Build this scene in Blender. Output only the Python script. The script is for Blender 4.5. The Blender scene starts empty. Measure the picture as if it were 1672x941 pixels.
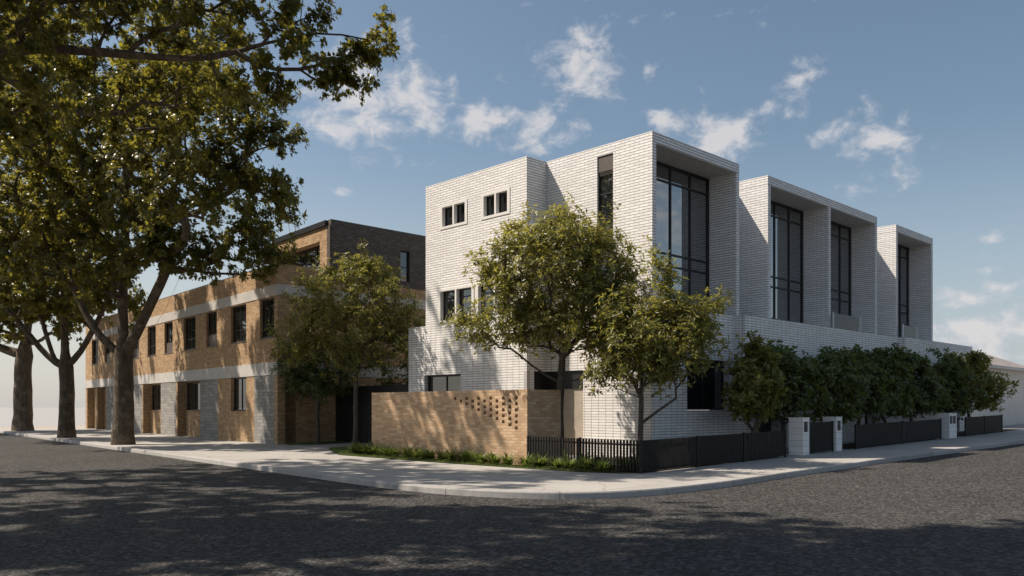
import bpy, bmesh, math, random
import numpy as np
from mathutils import Vector, noise as mnoise

# ------------------------------------------------------------------ scene, camera, light
S = bpy.context.scene
C = S.collection
S.render.resolution_x, S.render.resolution_y = 1024, 576
F_PX, CX, CY, HOR, EYE = 1355.0, 836.0, 470.5, 665.0, 1.6
cam = bpy.data.cameras.new("camera")
cam.sensor_width = 36.0
cam.lens = 36.0 * F_PX / 1672.0
cam.shift_y = (HOR - CY) / 1672.0
cam.clip_start, cam.clip_end = 0.1, 9000.0
cam_o = bpy.data.objects.new("camera", cam)
cam_o.location = (0, 0, EYE)
cam_o.rotation_euler = (math.radians(90), 0, 0)
C.objects.link(cam_o)
S.camera = cam_o

# streets: d2 runs along the right-hand street, d1 along the left-hand one; origin = fence corner
_n = math.hypot(1404 / F_PX, 1.0)
D2 = (1404 / F_PX / _n, 1.0 / _n)
D1 = (-D2[1], D2[0])
OX, OY = 3.0826, 19.8899
SUN = Vector((0.53 * D2[0] - 0.60 * D1[0], 0.53 * D2[1] - 0.60 * D1[1], -1.0)).normalized()   # way the light travels

sun = bpy.data.lights.new("sun", 'SUN')
sun.energy = 5.0
sun.angle = math.radians(0.7)
sun.color = (1.0, 0.875, 0.735)
sun_o = bpy.data.objects.new("sun", sun)
sun_o.rotation_euler = SUN.to_track_quat('-Z', 'Y').to_euler()
sun_o.location = (-30, 0, 40)
C.objects.link(sun_o)

W = bpy.data.worlds.new("World")
S.world = W
W.use_nodes = True
S.view_settings.view_transform = 'Standard'
S.view_settings.look = 'None'
S.view_settings.exposure = 0.36
S.view_settings.gamma = 1.0
S.view_settings.use_curve_mapping = False
SKY_STRENGTH = 0.10
S.cycles.use_denoising = True
S.cycles.max_bounces = 6
S.cycles.diffuse_bounces = 3
S.cycles.glossy_bounces = 4
S.cycles.transmission_bounces = 3
S.cycles.transparent_max_bounces = 4
S.cycles.sample_clamp_indirect = 8.0


class NT:
    """small helper to wire shader nodes"""
    def __init__(self, tree):
        self.t = tree
        tree.nodes.clear()

    def n(self, typ, props=None, **ins):
        nd = self.t.nodes.new(typ)
        for k, v in (props or {}).items():
            setattr(nd, k, v)
        for k, v in ins.items():
            self.set(nd, k, v)
        return nd

    def set(self, nd, key, v):
        key = key.replace('_', ' ')
        sock = None
        if key.isdigit():
            sock = nd.inputs[int(key)]
        else:
            for s in nd.inputs:
                if s.name.lower() == key.lower():
                    sock = s
                    break
        if sock is None:
            raise KeyError(nd.bl_idname + ' ' + key)
        if isinstance(v, bpy.types.NodeSocket):
            self.t.links.new(v, sock)
        elif isinstance(v, bpy.types.Node):
            self.t.links.new(v.outputs[0], sock)
        else:
            if isinstance(v, tuple) and len(v) == 3 and sock.type == 'RGBA':
                v = (*v, 1.0)
            sock.default_value = v

    def m(self, op, a, b=None, c=None, clamp=False):
        nd = self.t.nodes.new('ShaderNodeMath')
        nd.operation = op
        nd.use_clamp = clamp
        for i, v in enumerate((a, b, c)):
            if v is not None:
                self.set(nd, str(i), v)
        return nd.outputs[0]

    def vm(self, op, a, b=None):
        nd = self.t.nodes.new('ShaderNodeVectorMath')
        nd.operation = op
        self.set(nd, '0', a)
        if b is not None:
            self.set(nd, '1', b)
        return nd.outputs[1] if op in ('LENGTH', 'DISTANCE', 'DOT_PRODUCT') else nd.outputs[0]

    def mix(self, fac, a, b, blend='MIX'):
        nd = self.t.nodes.new('ShaderNodeMix')
        nd.data_type = 'RGBA'
        nd.blend_type = blend
        for sock, v in ((nd.inputs[0], fac), (nd.inputs[6], a), (nd.inputs[7], b)):
            if isinstance(v, bpy.types.NodeSocket):
                self.t.links.new(v, sock)
            else:
                if isinstance(v, tuple) and len(v) == 3:
                    v = (*v, 1.0)
                sock.default_value = v
        return nd.outputs[2]

    def ramp(self, fac, stops):
        nd = self.t.nodes.new('ShaderNodeValToRGB')
        el = nd.color_ramp.elements
        while len(el) < len(stops):
            el.new(0.5)
        for e, (p, c) in zip(el, stops):
            e.position = p
            e.color = (*c, 1.0) if isinstance(c, tuple) else (c, c, c, 1.0)
        self.set(nd, '0', fac)
        return nd.outputs[0]

    def noise(self, vec, scale, detail=4.0, rough=0.55, dist=0.0):
        nd = self.n('ShaderNodeTexNoise', None, Scale=scale, Detail=detail, Roughness=rough, Distortion=dist)
        if vec is not None:
            self.set(nd, 'Vector', vec)
        return nd.outputs[0]


# ------------------------------------------------------------------ sky with broken cloud
def build_sky():
    g = NT(W.node_tree)
    sky = g.n('ShaderNodeTexSky', dict(sky_type='NISHITA', sun_disc=False,
              sun_elevation=math.asin(-SUN.z), sun_rotation=math.atan2(-SUN.x, -SUN.y),
              altitude=100.0, air_density=1.0, dust_density=1.6, ozone_density=1.3))
    tc = g.n('ShaderNodeTexCoord')
    d = tc.outputs['Generated']
    sep = g.n('ShaderNodeSeparateXYZ', None, Vector=d)
    x, y, z = sep.outputs
    az = g.m('ARCTAN2', x, y)
    el = g.m('ARCSINE', z)
    wob = g.n('ShaderNodeTexNoise', None, Vector=d, Scale=9.0, Detail=3.0)
    ae = g.n('ShaderNodeCombineXYZ', None, X=az, Y=el)
    wv = g.vm('MULTIPLY', g.vm('SUBTRACT', wob.outputs[1], (0.5, 0.5, 0.5)), (0.05, 0.035, 0.0))
    aev = g.vm('ADD', ae.outputs[0], wv)
    # (azimuth, elevation, half width, half height, weight) in degrees, cumulus seen over the street
    blobs = [(-9.6, 20.3, 4.6, 3.2, 1.0), (-12, 18.6, 3.6, 2.6, .9), (-6.2, 19.1, 2.8, 1.5, .8), (-8.6, 23.4, 2.6, 1.8, .7),
             (-2.2, 19.4, 2.7, 1.6, .95), (4.9, 22.2, 3.2, 2.5, 1.0), (9.2, 21.4, 1.1, 1.1, .7), (2.3, 18.1, 2.6, 1.4, .8),
             (5.6, 18.3, 1.9, 1.0, .75), (13.0, 17.4, 4.0, 2.2, 1.0), (10.2, 19.2, 1.4, .9, .7), (19.2, 20.8, 2.0, 1.1, .75),
             (15.6, 19.0, 1.9, .8, .6), (23.3, 16.5, 3.3, 1.9, .85), (24.4, 14.8, 2.2, 1.4, .75), (22.6, 13.5, 2.4, .7, .5),
             (16.4, 24.6, 1.6, 1.2, .7), (28.2, 6.6, 2.6, .9, .9), (28.9, 4.5, 4.5, 1.5, .95), (31.0, 5.4, 2.5, .8, .7),
             (29.9, 10.2, 1.3, .5, .6), (30.7, 9.2, 1.6, .5, .6), (29.7, 8.4, .9, .35, .5), (31.0, 7.2, 1.8, .5, .6),
             (-12.0, 14.3, .9, .4, .5), (1.4, 25.7, .9, .4, .5), (-4.4, 21.6, 1.0, .9, .5), (29.5, 2.8, 6, 1.1, .7),
             (-34, 16, 7, 3, .8), (44, 12, 8, 4, .8), (60, 18, 10, 4, .9), (90, 14, 12, 5, .9), (130, 16, 12, 5, .9),
             (-60, 12, 10, 4, .8), (-100, 18, 14, 5, .8), (175, 15, 14, 5, .9), (-140, 14, 12, 5, .9), (100, 35, 12, 7, .9), (160, 38, 14, 7, .9)]
    tot = None
    for a, e, w, h, k in blobs:
        dv = g.vm('MULTIPLY', g.vm('SUBTRACT', aev, (math.radians(a), math.radians(e), 0)),
                  (1 / math.radians(w * 1.08), 1 / math.radians(h * 1.08), 0))
        r2 = g.vm('DOT_PRODUCT', dv, dv)
        gs = g.m('MULTIPLY', g.m('EXPONENT', g.m('MULTIPLY', r2, -1.0)), k)
        tot = gs if tot is None else g.m('MAXIMUM', tot, gs)
    st = g.vm('MULTIPLY', d, (1.0, 1.0, 1.5))
    nz = g.noise(st, 25.0, 10.0, 0.6, 0.3)
    nz2 = g.noise(st, 6.5, 3.0, 0.5)
    dens = g.m('ADD', g.m('ADD', g.m('MULTIPLY', tot, 0.74), g.m('MULTIPLY', g.m('SUBTRACT', nz, 0.5), 1.9)),
               g.m('MULTIPLY', g.m('SUBTRACT', nz2, 0.5), 0.5))
    fac = g.n('ShaderNodeMapRange', dict(interpolation_type='SMOOTHSTEP'), Value=dens)
    fac.inputs[1].default_value, fac.inputs[2].default_value = 0.27, 0.80
    fac.inputs[4].default_value = 0.82
    ccol = g.mix(g.m('MULTIPLY', fac.outputs[0], 1.0), (4.1, 4.4, 5.0), (6.0, 5.7, 5.6))
    hz = g.n('ShaderNodeMapRange', dict(interpolation_type='SMOOTHSTEP'), Value=el)
    hz.inputs[1].default_value, hz.inputs[2].default_value = -0.02, 0.32
    hz.inputs[3].default_value, hz.inputs[4].default_value = 0.70, 0.0
    skyc = g.mix(1.0, sky.outputs[0], (0.95, 0.93, 0.84), 'MULTIPLY')
    side = g.n('ShaderNodeMapRange', dict(interpolation_type='SMOOTHSTEP'), Value=az)
    side.inputs[1].default_value, side.inputs[2].default_value = -0.55, 0.5
    hcol = g.mix(side.outputs[0], (5.5, 5.35, 5.25), (3.9, 4.3, 4.9))
    base = g.mix(hz.outputs[0], skyc, hcol)
    col = g.mix(fac.outputs[0], base, ccol)
    bg = g.n('ShaderNodeBackground', None, Color=col, Strength=SKY_STRENGTH)
    out = g.n('ShaderNodeOutputWorld')
    g.t.links.new(bg.outputs[0], out.inputs[0])


build_sky()


# ------------------------------------------------------------------ materials
def new_mat(name):
    m = bpy.data.materials.new(name)
    m.use_nodes = True
    return m, NT(m.node_tree)


def finish(m, g, color, rough=0.8, bump=None, bstr=0.3, bdist=0.02, spec=0.3, metal=0.0):
    p = g.n('ShaderNodeBsdfPrincipled', None, Base_Color=color, Roughness=rough, Metallic=metal)
    p.inputs['Specular IOR Level'].default_value = spec
    if bump is not None:
        b = g.n('ShaderNodeBump', None, Height=bump, Strength=bstr, Distance=bdist)
        g.set(p, 'Normal', b.outputs[0])
    o = g.n('ShaderNodeOutputMaterial')
    g.t.links.new(p.outputs[0], o.inputs[0])
    return m


def brick_mat(name, c1, c2, c3, mortar, bw, bh, mw, offset=0.5, bstr=0.8, bdist=0.02, rough=0.8, stain=0.25, freq=2, wav=0.004, bed=None, bedw=1.25):
    m, g = new_mat(name)
    uv = g.n('ShaderNodeUVMap').outputs[0]
    wobble = g.n('ShaderNodeTexNoise', None, Vector=uv, Scale=5.0, Detail=2.0)
    uvw = g.vm('ADD', uv, g.vm('MULTIPLY', g.vm('SUBTRACT', wobble.outputs[1], (.5, .5, .5)), (wav, wav, 0)))
    kw = dict(Scale=1.0, Mortar_Size=mw, Mortar_Smooth=0.15, Bias=0.0, Brick_Width=bw, Row_Height=bh)
    b = g.n('ShaderNodeTexBrick', dict(offset=offset, offset_frequency=freq), Vector=uvw, Color1=c1, Color2=c2, Mortar=mortar, **kw)
    sh = g.vm('ADD', uvw, (bw * 37, bh * 58, 0))
    b2 = g.n('ShaderNodeTexBrick', dict(offset=offset, offset_frequency=freq), Vector=sh, Color1=(0, 0, 0), Color2=(1, 1, 1), Mortar=(0, 0, 0), **kw)
    odd = g.m('GREATER_THAN', b2.outputs[0], 0.72)
    inv = g.m('SUBTRACT', 1.0, b.outputs[1])
    col = g.mix(g.m('MULTIPLY', odd, g.m('MULTIPLY', inv, 0.75)), b.outputs[0], c3)
    big = g.noise(uv, 0.45, 5.0, 0.6)
    fine = g.noise(uv, 26.0, 3.0, 0.6)
    v = g.m('ADD', g.m('MULTIPLY', g.m('SUBTRACT', big, 0.5), stain * 2), g.m('MULTIPLY', g.m('SUBTRACT', fine, 0.5), 0.35))
    col = g.mix(1.0, col, g.n('ShaderNodeCombineXYZ', None, X=g.m('ADD', v, 1.0), Y=g.m('ADD', v, 1.0), Z=g.m('ADD', v, 1.0)).outputs[0], 'MULTIPLY')
    h = g.m('ADD', inv, g.m('ADD', g.m('MULTIPLY', fine, 0.18), g.m('MULTIPLY', b2.outputs[0], 0.12)))
    if bed:
        bb = g.n('ShaderNodeTexBrick', dict(offset=0.0), Vector=uvw, Color1=(1, 1, 1), Color2=(1, 1, 1), Mortar=(0, 0, 0), Scale=1.0,
                 Mortar_Size=mw * bedw, Mortar_Smooth=0.2, Bias=0.0, Brick_Width=900.0, Row_Height=bh)
        col = g.mix(bb.outputs[1], col, bed)  # bed joints painted darker than the mortar, for shade in the raked groove
        h = g.m('SUBTRACT', h, g.m('MULTIPLY', bb.outputs[1], .9))
    return finish(m, g, col, rough, h, bstr, bdist, spec=0.35)


def noise_mat(name, c1, c2, scale=3.0, rough=0.8, bump_scale=None, bstr=0.3, bdist=0.01, detail=6.0, spec=0.3, metal=0.0, coord='Object'):
    m, g = new_mat(name)
    tc = g.n('ShaderNodeTexCoord').outputs[coord]
    nz = g.noise(tc, scale, detail, 0.6)
    col = g.ramp(nz, [(0.3, c1), (0.7, c2)])
    bump = g.noise(tc, bump_scale, 4.0, 0.6) if bump_scale else None
    return finish(m, g, col, rough, bump, bstr, bdist, spec, metal)


M = {}
M['white_run'] = brick_mat('white_long_brick', (.82, .81, .80), (.745, .735, .725), (.87, .862, .85), (.50, .49, .48), .36, .086, .0085, 0.5, .8, .022, .6, .14, bed=(.33, .325, .32), bedw=1.35)
M['white_stack'] = brick_mat('white_stack_brick', (.82, .81, .80), (.745, .735, .725), (.87, .862, .85), (.40, .335, .33), .29, .086, .0085, 0.0, .8, .022, .6, .14, bed=(.34, .335, .33), bedw=1.2)
M['tan'] = brick_mat('tan_brick', (.56, .375, .225), (.43, .27, .155), (.64, .46, .30), (.43, .325, .22), .24, .0835, .010, 0.5, .6, .012, .85, .16)
M['brown'] = brick_mat('golden_brown_brick', (.45, .295, .160), (.31, .19, .100), (.52, .36, .21), (.31, .23, .15), .24, .086, .010, 0.5, .7, .014, .85, .2)
M['dark_brick'] = brick_mat('charcoal_brick', (.115, .095, .080), (.085, .070, .060), (.145, .122, .105), (.05, .045, .04), .24, .086, .011, 0.5, .8, .014, .8, .2)
M['grey_block'] = brick_mat('grey_concrete_block', (.285, .272, .252), (.225, .215, .20), (.335, .32, .30), (.15, .145, .135), .6, .15, .008, 0.5, .6, .012, .85, .2)
M['concrete'] = noise_mat('pale_concrete', (.42, .41, .39), (.54, .52, .50), 1.4, .8, 30, .15)
M['band'] = noise_mat('white_concrete', (.44, .425, .40), (.56, .54, .51), 1.2, .8, 30, .12)
M['white_block'] = brick_mat('white_pier_block', (.80, .79, .775), (.74, .73, .715), (.84, .83, .815), (.42, .415, .41), .9, .19, .006, 0.0, .4, .01, .7, .1)
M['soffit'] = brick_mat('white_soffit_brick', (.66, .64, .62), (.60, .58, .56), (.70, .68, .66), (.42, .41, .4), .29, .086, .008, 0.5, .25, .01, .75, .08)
M['beige'] = noise_mat('beige_panel', (.36, .31, .255), (.46, .40, .335), 2.2, .7, 12, .1)
M['black_metal'] = noise_mat('black_metal', (.012, .012, .013), (.02, .02, .021), 4, .45, spec=.4)
M['fence_metal'] = noise_mat('dark_bronze_metal', (.013, .012, .011), (.022, .020, .018), 6, .6, spec=.22)
M['trim'] = noise_mat('white_painted_trim', (.70, .685, .66), (.76, .745, .72), 3, .55)
M['louver'] = noise_mat('bronze_louvre', (.10, .085, .075), (.13, .11, .10), 5, .5)
M['roofing'] = noise_mat('grey_roofing', (.20, .20, .20), (.27, .265, .26), 2, .8)
M['render'] = noise_mat('pale_render', (.56, .53, .50), (.64, .61, .575), .8, .85, 40, .1)
M['tile_roof'] = brick_mat('grey_roof_tile', (.33, .30, .285), (.28, .255, .245), (.37, .34, .32), (.2, .18, .17), .3, .32, .02, 0.5, .6, .03, .85, .15)
M['soil'] = noise_mat('garden_soil', (.045, .032, .022), (.09, .066, .045), 7, .95, 25, .6, .03)
M['lawn_base'] = noise_mat('lawn_base', (.045, .060, .018), (.075, .095, .03), 5, .95, 60, .6, .03)
M['sand'] = noise_mat('pale_sand', (.36, .29, .21), (.46, .38, .29), .3, .95, 3, .3)
M['ground'] = noise_mat('bare_ground', (.20, .17, .13), (.28, .24, .19), .15, .95)


def glass_mat(name, tint=(.016, .018, .020), f0=0.16):
    m, g = new_mat(name)
    tc = g.n('ShaderNodeTexCoord').outputs['Object']
    nz = g.noise(tc, 0.9, 2.0)
    bump = g.n('ShaderNodeBump', None, Height=nz, Strength=0.02, Distance=0.05)
    df = g.n('ShaderNodeBsdfDiffuse', None, Color=tint)
    gl = g.n('ShaderNodeBsdfGlossy', None, Color=(.92, .95, .96), Roughness=0.015, Normal=bump.outputs[0])
    fr = g.n('ShaderNodeFresnel', None, IOR=1.5)
    fac = g.m('ADD', g.m('MULTIPLY', fr.outputs[0], 1.0 - f0), f0)
    mx = g.n('ShaderNodeMixShader')
    g.t.links.new(fac, mx.inputs[0])
    g.t.links.new(df.outputs[0], mx.inputs[1])
    g.t.links.new(gl.outputs[0], mx.inputs[2])
    o = g.n('ShaderNodeOutputMaterial')
    g.t.links.new(mx.outputs[0], o.inputs[0])
    return m


M['glass'] = glass_mat('dark_window_glass', f0=.10)
M['glass_big'] = glass_mat('tinted_curtain_glass', (.03, .034, .04), .30)
def clear_glass():
    m, g = new_mat('clear_balustrade_glass')
    tc = g.n('ShaderNodeUVMap').outputs[0]
    v = g.n('ShaderNodeTexVoronoi', None, Vector=tc, Scale=22.0)
    frost = g.m('MULTIPLY', g.m('LESS_THAN', v.outputs[0], .36), .35)
    df = g.n('ShaderNodeBsdfDiffuse', None, Color=(.5, .52, .53))
    tr = g.n('ShaderNodeBsdfTransparent', None, Color=(.86, .89, .9))
    gl = g.n('ShaderNodeBsdfGlossy', None, Roughness=.02)
    fr = g.n('ShaderNodeFresnel', None, IOR=1.45)
    m1, m2 = g.n('ShaderNodeMixShader'), g.n('ShaderNodeMixShader')
    g.t.links.new(frost, m1.inputs[0]); g.t.links.new(tr.outputs[0], m1.inputs[1]); g.t.links.new(df.outputs[0], m1.inputs[2])
    g.t.links.new(fr.outputs[0], m2.inputs[0]); g.t.links.new(m1.outputs[0], m2.inputs[1]); g.t.links.new(gl.outputs[0], m2.inputs[2])
    g.t.links.new(m2.outputs[0], g.n('ShaderNodeOutputMaterial').inputs[0])
    return m


M['glass_clear'] = clear_glass()


def asphalt_mat():
    m, g = new_mat('asphalt')
    tc = g.n('ShaderNodeTexCoord').outputs['Object']
    v = g.n('ShaderNodeTexVoronoi', None, Vector=tc, Scale=21.0)
    v2 = g.n('ShaderNodeTexVoronoi', None, Vector=tc, Scale=48.0)
    rnd = g.n('ShaderNodeSeparateColor', None, Color=v.outputs[1]).outputs[0]
    big = g.noise(tc, 0.35, 5.0, 0.6)
    mid = g.noise(tc, 9.0, 4.0, 0.65)
    base = g.ramp(big, [(0.3, (.024, .0232, .0224)), (0.7, (.040, .0385, .037))])
    spk = g.m('MULTIPLY', g.m('POWER', rnd, 2.6), 0.082)
    spk = g.m('ADD', spk, g.m('MULTIPLY', g.m('SUBTRACT', mid, 0.5), 0.06))
    add = g.n('ShaderNodeCombineXYZ', None, X=spk, Y=g.m('MULTIPLY', spk, .97), Z=g.m('MULTIPLY', spk, .92)).outputs[0]
    col = g.vm('MAXIMUM', g.vm('ADD', base, add), (.014, .014, .014))
    h = g.m('ADD', g.m('MULTIPLY', v.outputs[0], -1.0), g.m('ADD', g.m('MULTIPLY', v2.outputs[0], -0.4), mid))
    return finish(m, g, col, 0.88, h, 0.9, 0.025, spec=.25)


def paving_mat():
    m, g = new_mat('footpath_concrete')
    tc = g.n('ShaderNodeTexCoord').outputs['Object']
    uv = g.n('ShaderNodeUVMap').outputs[0]
    b = g.n('ShaderNodeTexBrick', dict(offset=0.0), Vector=uv, Color1=(1, 1, 1), Color2=(.93, .93, .93), Mortar=(.42, .40, .38), Scale=1.0,
            Mortar_Size=.011, Mortar_Smooth=.3, Bias=0.0, Brick_Width=2.2, Row_Height=1.9)
    n1 = g.noise(tc, .7, 6.0, .65)
    n2 = g.noise(tc, 18.0, 4.0, .65)
    col = g.ramp(n1, [(0.25, (.33, .318, .30)), (0.75, (.44, .425, .40))])
    col = g.mix(1.0, col, b.outputs[0], 'MULTIPLY')
    v = g.m('ADD', g.m('MULTIPLY', g.m('SUBTRACT', n2, .5), .45), 1.0)
    col = g.mix(1.0, col, g.n('ShaderNodeCombineXYZ', None, X=v, Y=v, Z=v).outputs[0], 'MULTIPLY')
    # thin wandering cracks
    vor = g.n('ShaderNodeTexVoronoi', dict(feature='DISTANCE_TO_EDGE'), Scale=.42,
              Vector=g.vm('ADD', tc, g.vm('MULTIPLY', g.n('ShaderNodeTexNoise', None, Vector=tc, Scale=1.5, Detail=5.0).outputs[1], (.8, .8, 0))))
    crack = g.m('MULTIPLY', g.m('LESS_THAN', vor.outputs[0], .006), .4)
    col = g.mix(crack, col, (.16, .15, .14))
    h = g.m('ADD', g.m('MULTIPLY', b.outputs[1], -1.0), g.m('MULTIPLY', n2, .35))
    return finish(m, g, col, .85, h, .35, .008, spec=.3)


def kerb_mat():
    m, g = new_mat('kerb_stone')
    uv = g.n('ShaderNodeUVMap').outputs[0]
    tc = g.n('ShaderNodeTexCoord').outputs['Object']
    b = g.n('ShaderNodeTexBrick', dict(offset=0.0), Vector=uv, Color1=(.40, .39, .375), Color2=(.33, .32, .31), Mortar=(.16, .135, .13), Scale=1.0,
            Mortar_Size=.010, Mortar_Smooth=.2, Bias=0.0, Brick_Width=2.4, Row_Height=50.0)
    n2 = g.noise(tc, 9.0, 5.0, .65)
    v = g.m('ADD', g.m('MULTIPLY', g.m('SUBTRACT', n2, .5), .6), 1.0)
    col = g.mix(1.0, b.outputs[0], g.n('ShaderNodeCombineXYZ', None, X=v, Y=v, Z=v).outputs[0], 'MULTIPLY')
    return finish(m, g, col, .85, n2, .3, .02)


def bark_mat(name, c1, c2, c3, scale=4.0, blotch=2.0):
    m, g = new_mat(name)
    tc = g.n('ShaderNodeTexCoord').outputs['Object']
    st = g.vm('MULTIPLY', tc, (1.0, 1.0, 0.28))
    n1 = g.noise(st, scale * 2.2, 6.0, .65, .4)
    n2 = g.noise(tc, blotch, 4.0, .6)
    col = g.ramp(n1, [(0.3, c1), (0.68, c2)])
    col = g.mix(g.m('MULTIPLY', g.m('GREATER_THAN', n2, .56), .55), col, c3)
    return finish(m, g, col, .9, n1, 1.0, .11 if scale < 5 else .03, spec=.2)


def leaf_mat(name, stops, trans, tfac=0.35, rough=0.42):
    m, g = new_mat(name)
    at = g.n('ShaderNodeAttribute', dict(attribute_name='tint')).outputs['Fac']
    col = g.ramp(at, stops)
    p = g.n('ShaderNodeBsdfPrincipled', None, Base_Color=col, Roughness=rough)
    p.inputs['Specular IOR Level'].default_value = 0.45
    tcol = g.mix(1.0, g.ramp(at, [(0.0, tuple(c * .75 for c in trans)), (1.0, trans)]), (1, 1, 1), 'MULTIPLY')
    t = g.n('ShaderNodeBsdfTranslucent', None, Color=tcol)
    mx = g.n('ShaderNodeMixShader')
    mx.inputs[0].default_value = tfac
    g.t.links.new(p.outputs[0], mx.inputs[1])
    g.t.links.new(t.outputs[0], mx.inputs[2])
    o = g.n('ShaderNodeOutputMaterial')
    g.t.links.new(mx.outputs[0], o.inputs[0])
    return m


M['asphalt'] = asphalt_mat()
M['paving'] = paving_mat()
M['kerb'] = kerb_mat()
M['bark_plane'] = bark_mat('plane_tree_bark', (.055, .042, .030), (.15, .118, .085), (.20, .165, .12), 3.4, 2.6)
M['bark_small'] = bark_mat('young_tree_bark', (.055, .046, .038), (.115, .098, .082), (.15, .13, .11), 7.0, 5.0)
M['bark_pale'] = bark_mat('lit_plane_bark', (.09, .07, .05), (.22, .18, .135), (.28, .24, .18), 3.0, 2.2)  # lighter copy of the plane bark, with sunlight painted into its colour
M['leaf_plane'] = leaf_mat('plane_tree_leaf', [(0, (.042, .056, .015)), (.55, (.090, .100, .026)), (1, (.22, .195, .055))], (.46, .41, .055), .42, .33)
M['leaf_lance'] = leaf_mat('glossy_lance_leaf', [(0, (.060, .076, .020)), (.45, (.130, .142, .038)), (1, (.27, .25, .085))], (.52, .48, .09), .42, .36)
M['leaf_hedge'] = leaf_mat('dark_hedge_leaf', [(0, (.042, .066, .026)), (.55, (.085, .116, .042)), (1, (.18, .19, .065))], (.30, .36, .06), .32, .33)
M['leaf_strap'] = leaf_mat('strappy_leaf', [(0, (.045, .075, .022)), (.6, (.080, .122, .036)), (1, (.15, .185, .065))], (.34, .42, .08), .36, .38)


def water_mat():
    m, g = new_mat('pale_water')
    tc = g.n('ShaderNodeTexCoord').outputs['Object']
    nz = g.noise(g.vm('MULTIPLY', tc, (.25, 1.0, 1.0)), .6, 4.0)
    return finish(m, g, (.33, .325, .315), .6, nz, .25, .15, spec=.5)


M['water'] = water_mat()


# ------------------------------------------------------------------ mesh helpers
def gz(u):
    """ground height: the right-hand street climbs gently"""
    return 0.0147 * min(max(u, 0.0), 46.0)


def fw(u, v, z=0.0):
    return (OX + u * D2[0] + v * D1[0], OY + u * D2[1] + v * D1[1], z)


BC, BE = (1.23, 20.01), (.0699, .9976)


def fb(b, a, z=0.0):
    return fw(BC[0] + b + a * BE[0], BC[1] + a * BE[1], z)


class MB:
    """collects faces in street coordinates (u, v, z) and links them as one mesh object"""
    def __init__(self, frame=fw):
        self.fr, self.v, self.f, self.ix = frame, [], [], {}

    def vert(self, p, fresh=False):
        k = (round(p[0], 4), round(p[1], 4), round(p[2], 4))
        if not fresh and k in self.ix:
            return self.ix[k]
        self.v.append(p)
        self.ix[k] = len(self.v) - 1
        return len(self.v) - 1

    def quad(self, *ps):
        self.f.append([self.vert(p) for p in ps])

    def box(self, u0, u1, v0, v1, z0, z1, zf=None):
        self.ix = {}
        z = (lambda u: zf(u)) if zf else (lambda u: 0.0)
        c = [(u, v, zz + z(u)) for u in (u0, u1) for v in (v0, v1) for zz in (z0, z1)]
        i = [self.vert(p, True) for p in c]
        for q in ((0, 1, 3, 2), (4, 6, 7, 5), (0, 4, 5, 1), (2, 3, 7, 6), (0, 2, 6, 4), (1, 5, 7, 3)):
            self.f.append([i[k] for k in q])
        return self

    def pbox(self, pl, s0, s1, z0, z1, d0, d1):
        self.ix = {}
        c = [pl(s, zz, d) for s in (s0, s1) for d in (d0, d1) for zz in (z0, z1)]
        i = [self.vert(p, True) for p in c]
        for q in ((0, 1, 3, 2), (4, 6, 7, 5), (0, 4, 5, 1), (2, 3, 7, 6), (0, 2, 6, 4), (1, 5, 7, 3)):
            self.f.append([i[k] for k in q])
        return self

    def slab(self, pl, s0, s1, z0, z1, holes, depth):
        """a wall with real openings and reveals"""
        self.ix = {}
        ss = sorted({s0, s1, *[min(max(h[k], s0), s1) for h in holes for k in (0, 1)]})
        zs = sorted({z0, z1, *[min(max(h[k], z0), z1) for h in holes for k in (2, 3)]})
        sol = {}
        for i in range(len(ss) - 1):
            for j in range(len(zs) - 1):
                ms, mz = (ss[i] + ss[i + 1]) / 2, (zs[j] + zs[j + 1]) / 2
                sol[i, j] = not any(h[0] < ms < h[1] and h[2] < mz < h[3] for h in holes)
        for (i, j), ok in sol.items():
            if not ok:
                continue
            a, b, c, d = ss[i], ss[i + 1], zs[j], zs[j + 1]
            self.quad(pl(a, c, 0), pl(b, c, 0), pl(b, d, 0), pl(a, d, 0))
            self.quad(pl(a, c, depth), pl(a, d, depth), pl(b, d, depth), pl(b, c, depth))
            for (di, dj, p, q) in ((-1, 0, (a, c), (a, d)), (1, 0, (b, d), (b, c)), (0, -1, (b, c), (a, c)), (0, 1, (a, d), (b, d))):
                if not sol.get((i + di, j + dj), False):
                    self.quad(pl(*p, 0), pl(*q, 0), pl(*q, depth), pl(*p, depth))
        return self

    def build(self, name, mat, parent=None, smooth=False):
        off = parent.matrix_world_off if isinstance(parent, Thing) else (0, 0, 0)
        me = bpy.data.meshes.new(name)
        bm = bmesh.new()
        uvl = bm.loops.layers.uv.new('UVMap')
        vs = [bm.verts.new(p) for p in self.v]
        for f in self.f:
            try:
                bm.faces.new([vs[k] for k in f])
            except ValueError:
                pass
        bm.verts.index_update()
        bmesh.ops.recalc_face_normals(bm, faces=bm.faces)
        for f in bm.faces:
            n = f.normal
            ax = max(range(3), key=lambda k: abs(n[k]))
            for lp in f.loops:
                c = lp.vert.co
                lp[uvl].uv = ((c[1], c[2]) if ax == 0 else (c[0], c[2]) if ax == 1 else (c[0], c[1]))
        for vtx, p in zip(vs, self.v):
            w = self.fr(*p)
            vtx.co = (w[0] - off[0], w[1] - off[1], w[2] - off[2])
        bm.normal_update()
        bm.to_mesh(me)
        bm.free()
        me.materials.append(mat)
        if smooth:
            me.polygons.foreach_set('use_smooth', [True] * len(me.polygons))
        return link(name, me, parent)


class Thing:
    """an Empty at the base of a thing (or a mesh part) that parents pieces"""
    def __init__(self, obj, off):
        self.obj, self.matrix_world_off = obj, off


def link(name, me, parent=None):
    o = bpy.data.objects.new(name, me)
    C.objects.link(o)
    if parent is not None:
        o.parent = parent.obj
        return Thing(o, parent.matrix_world_off)
    return Thing(o, (0, 0, 0))


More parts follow.
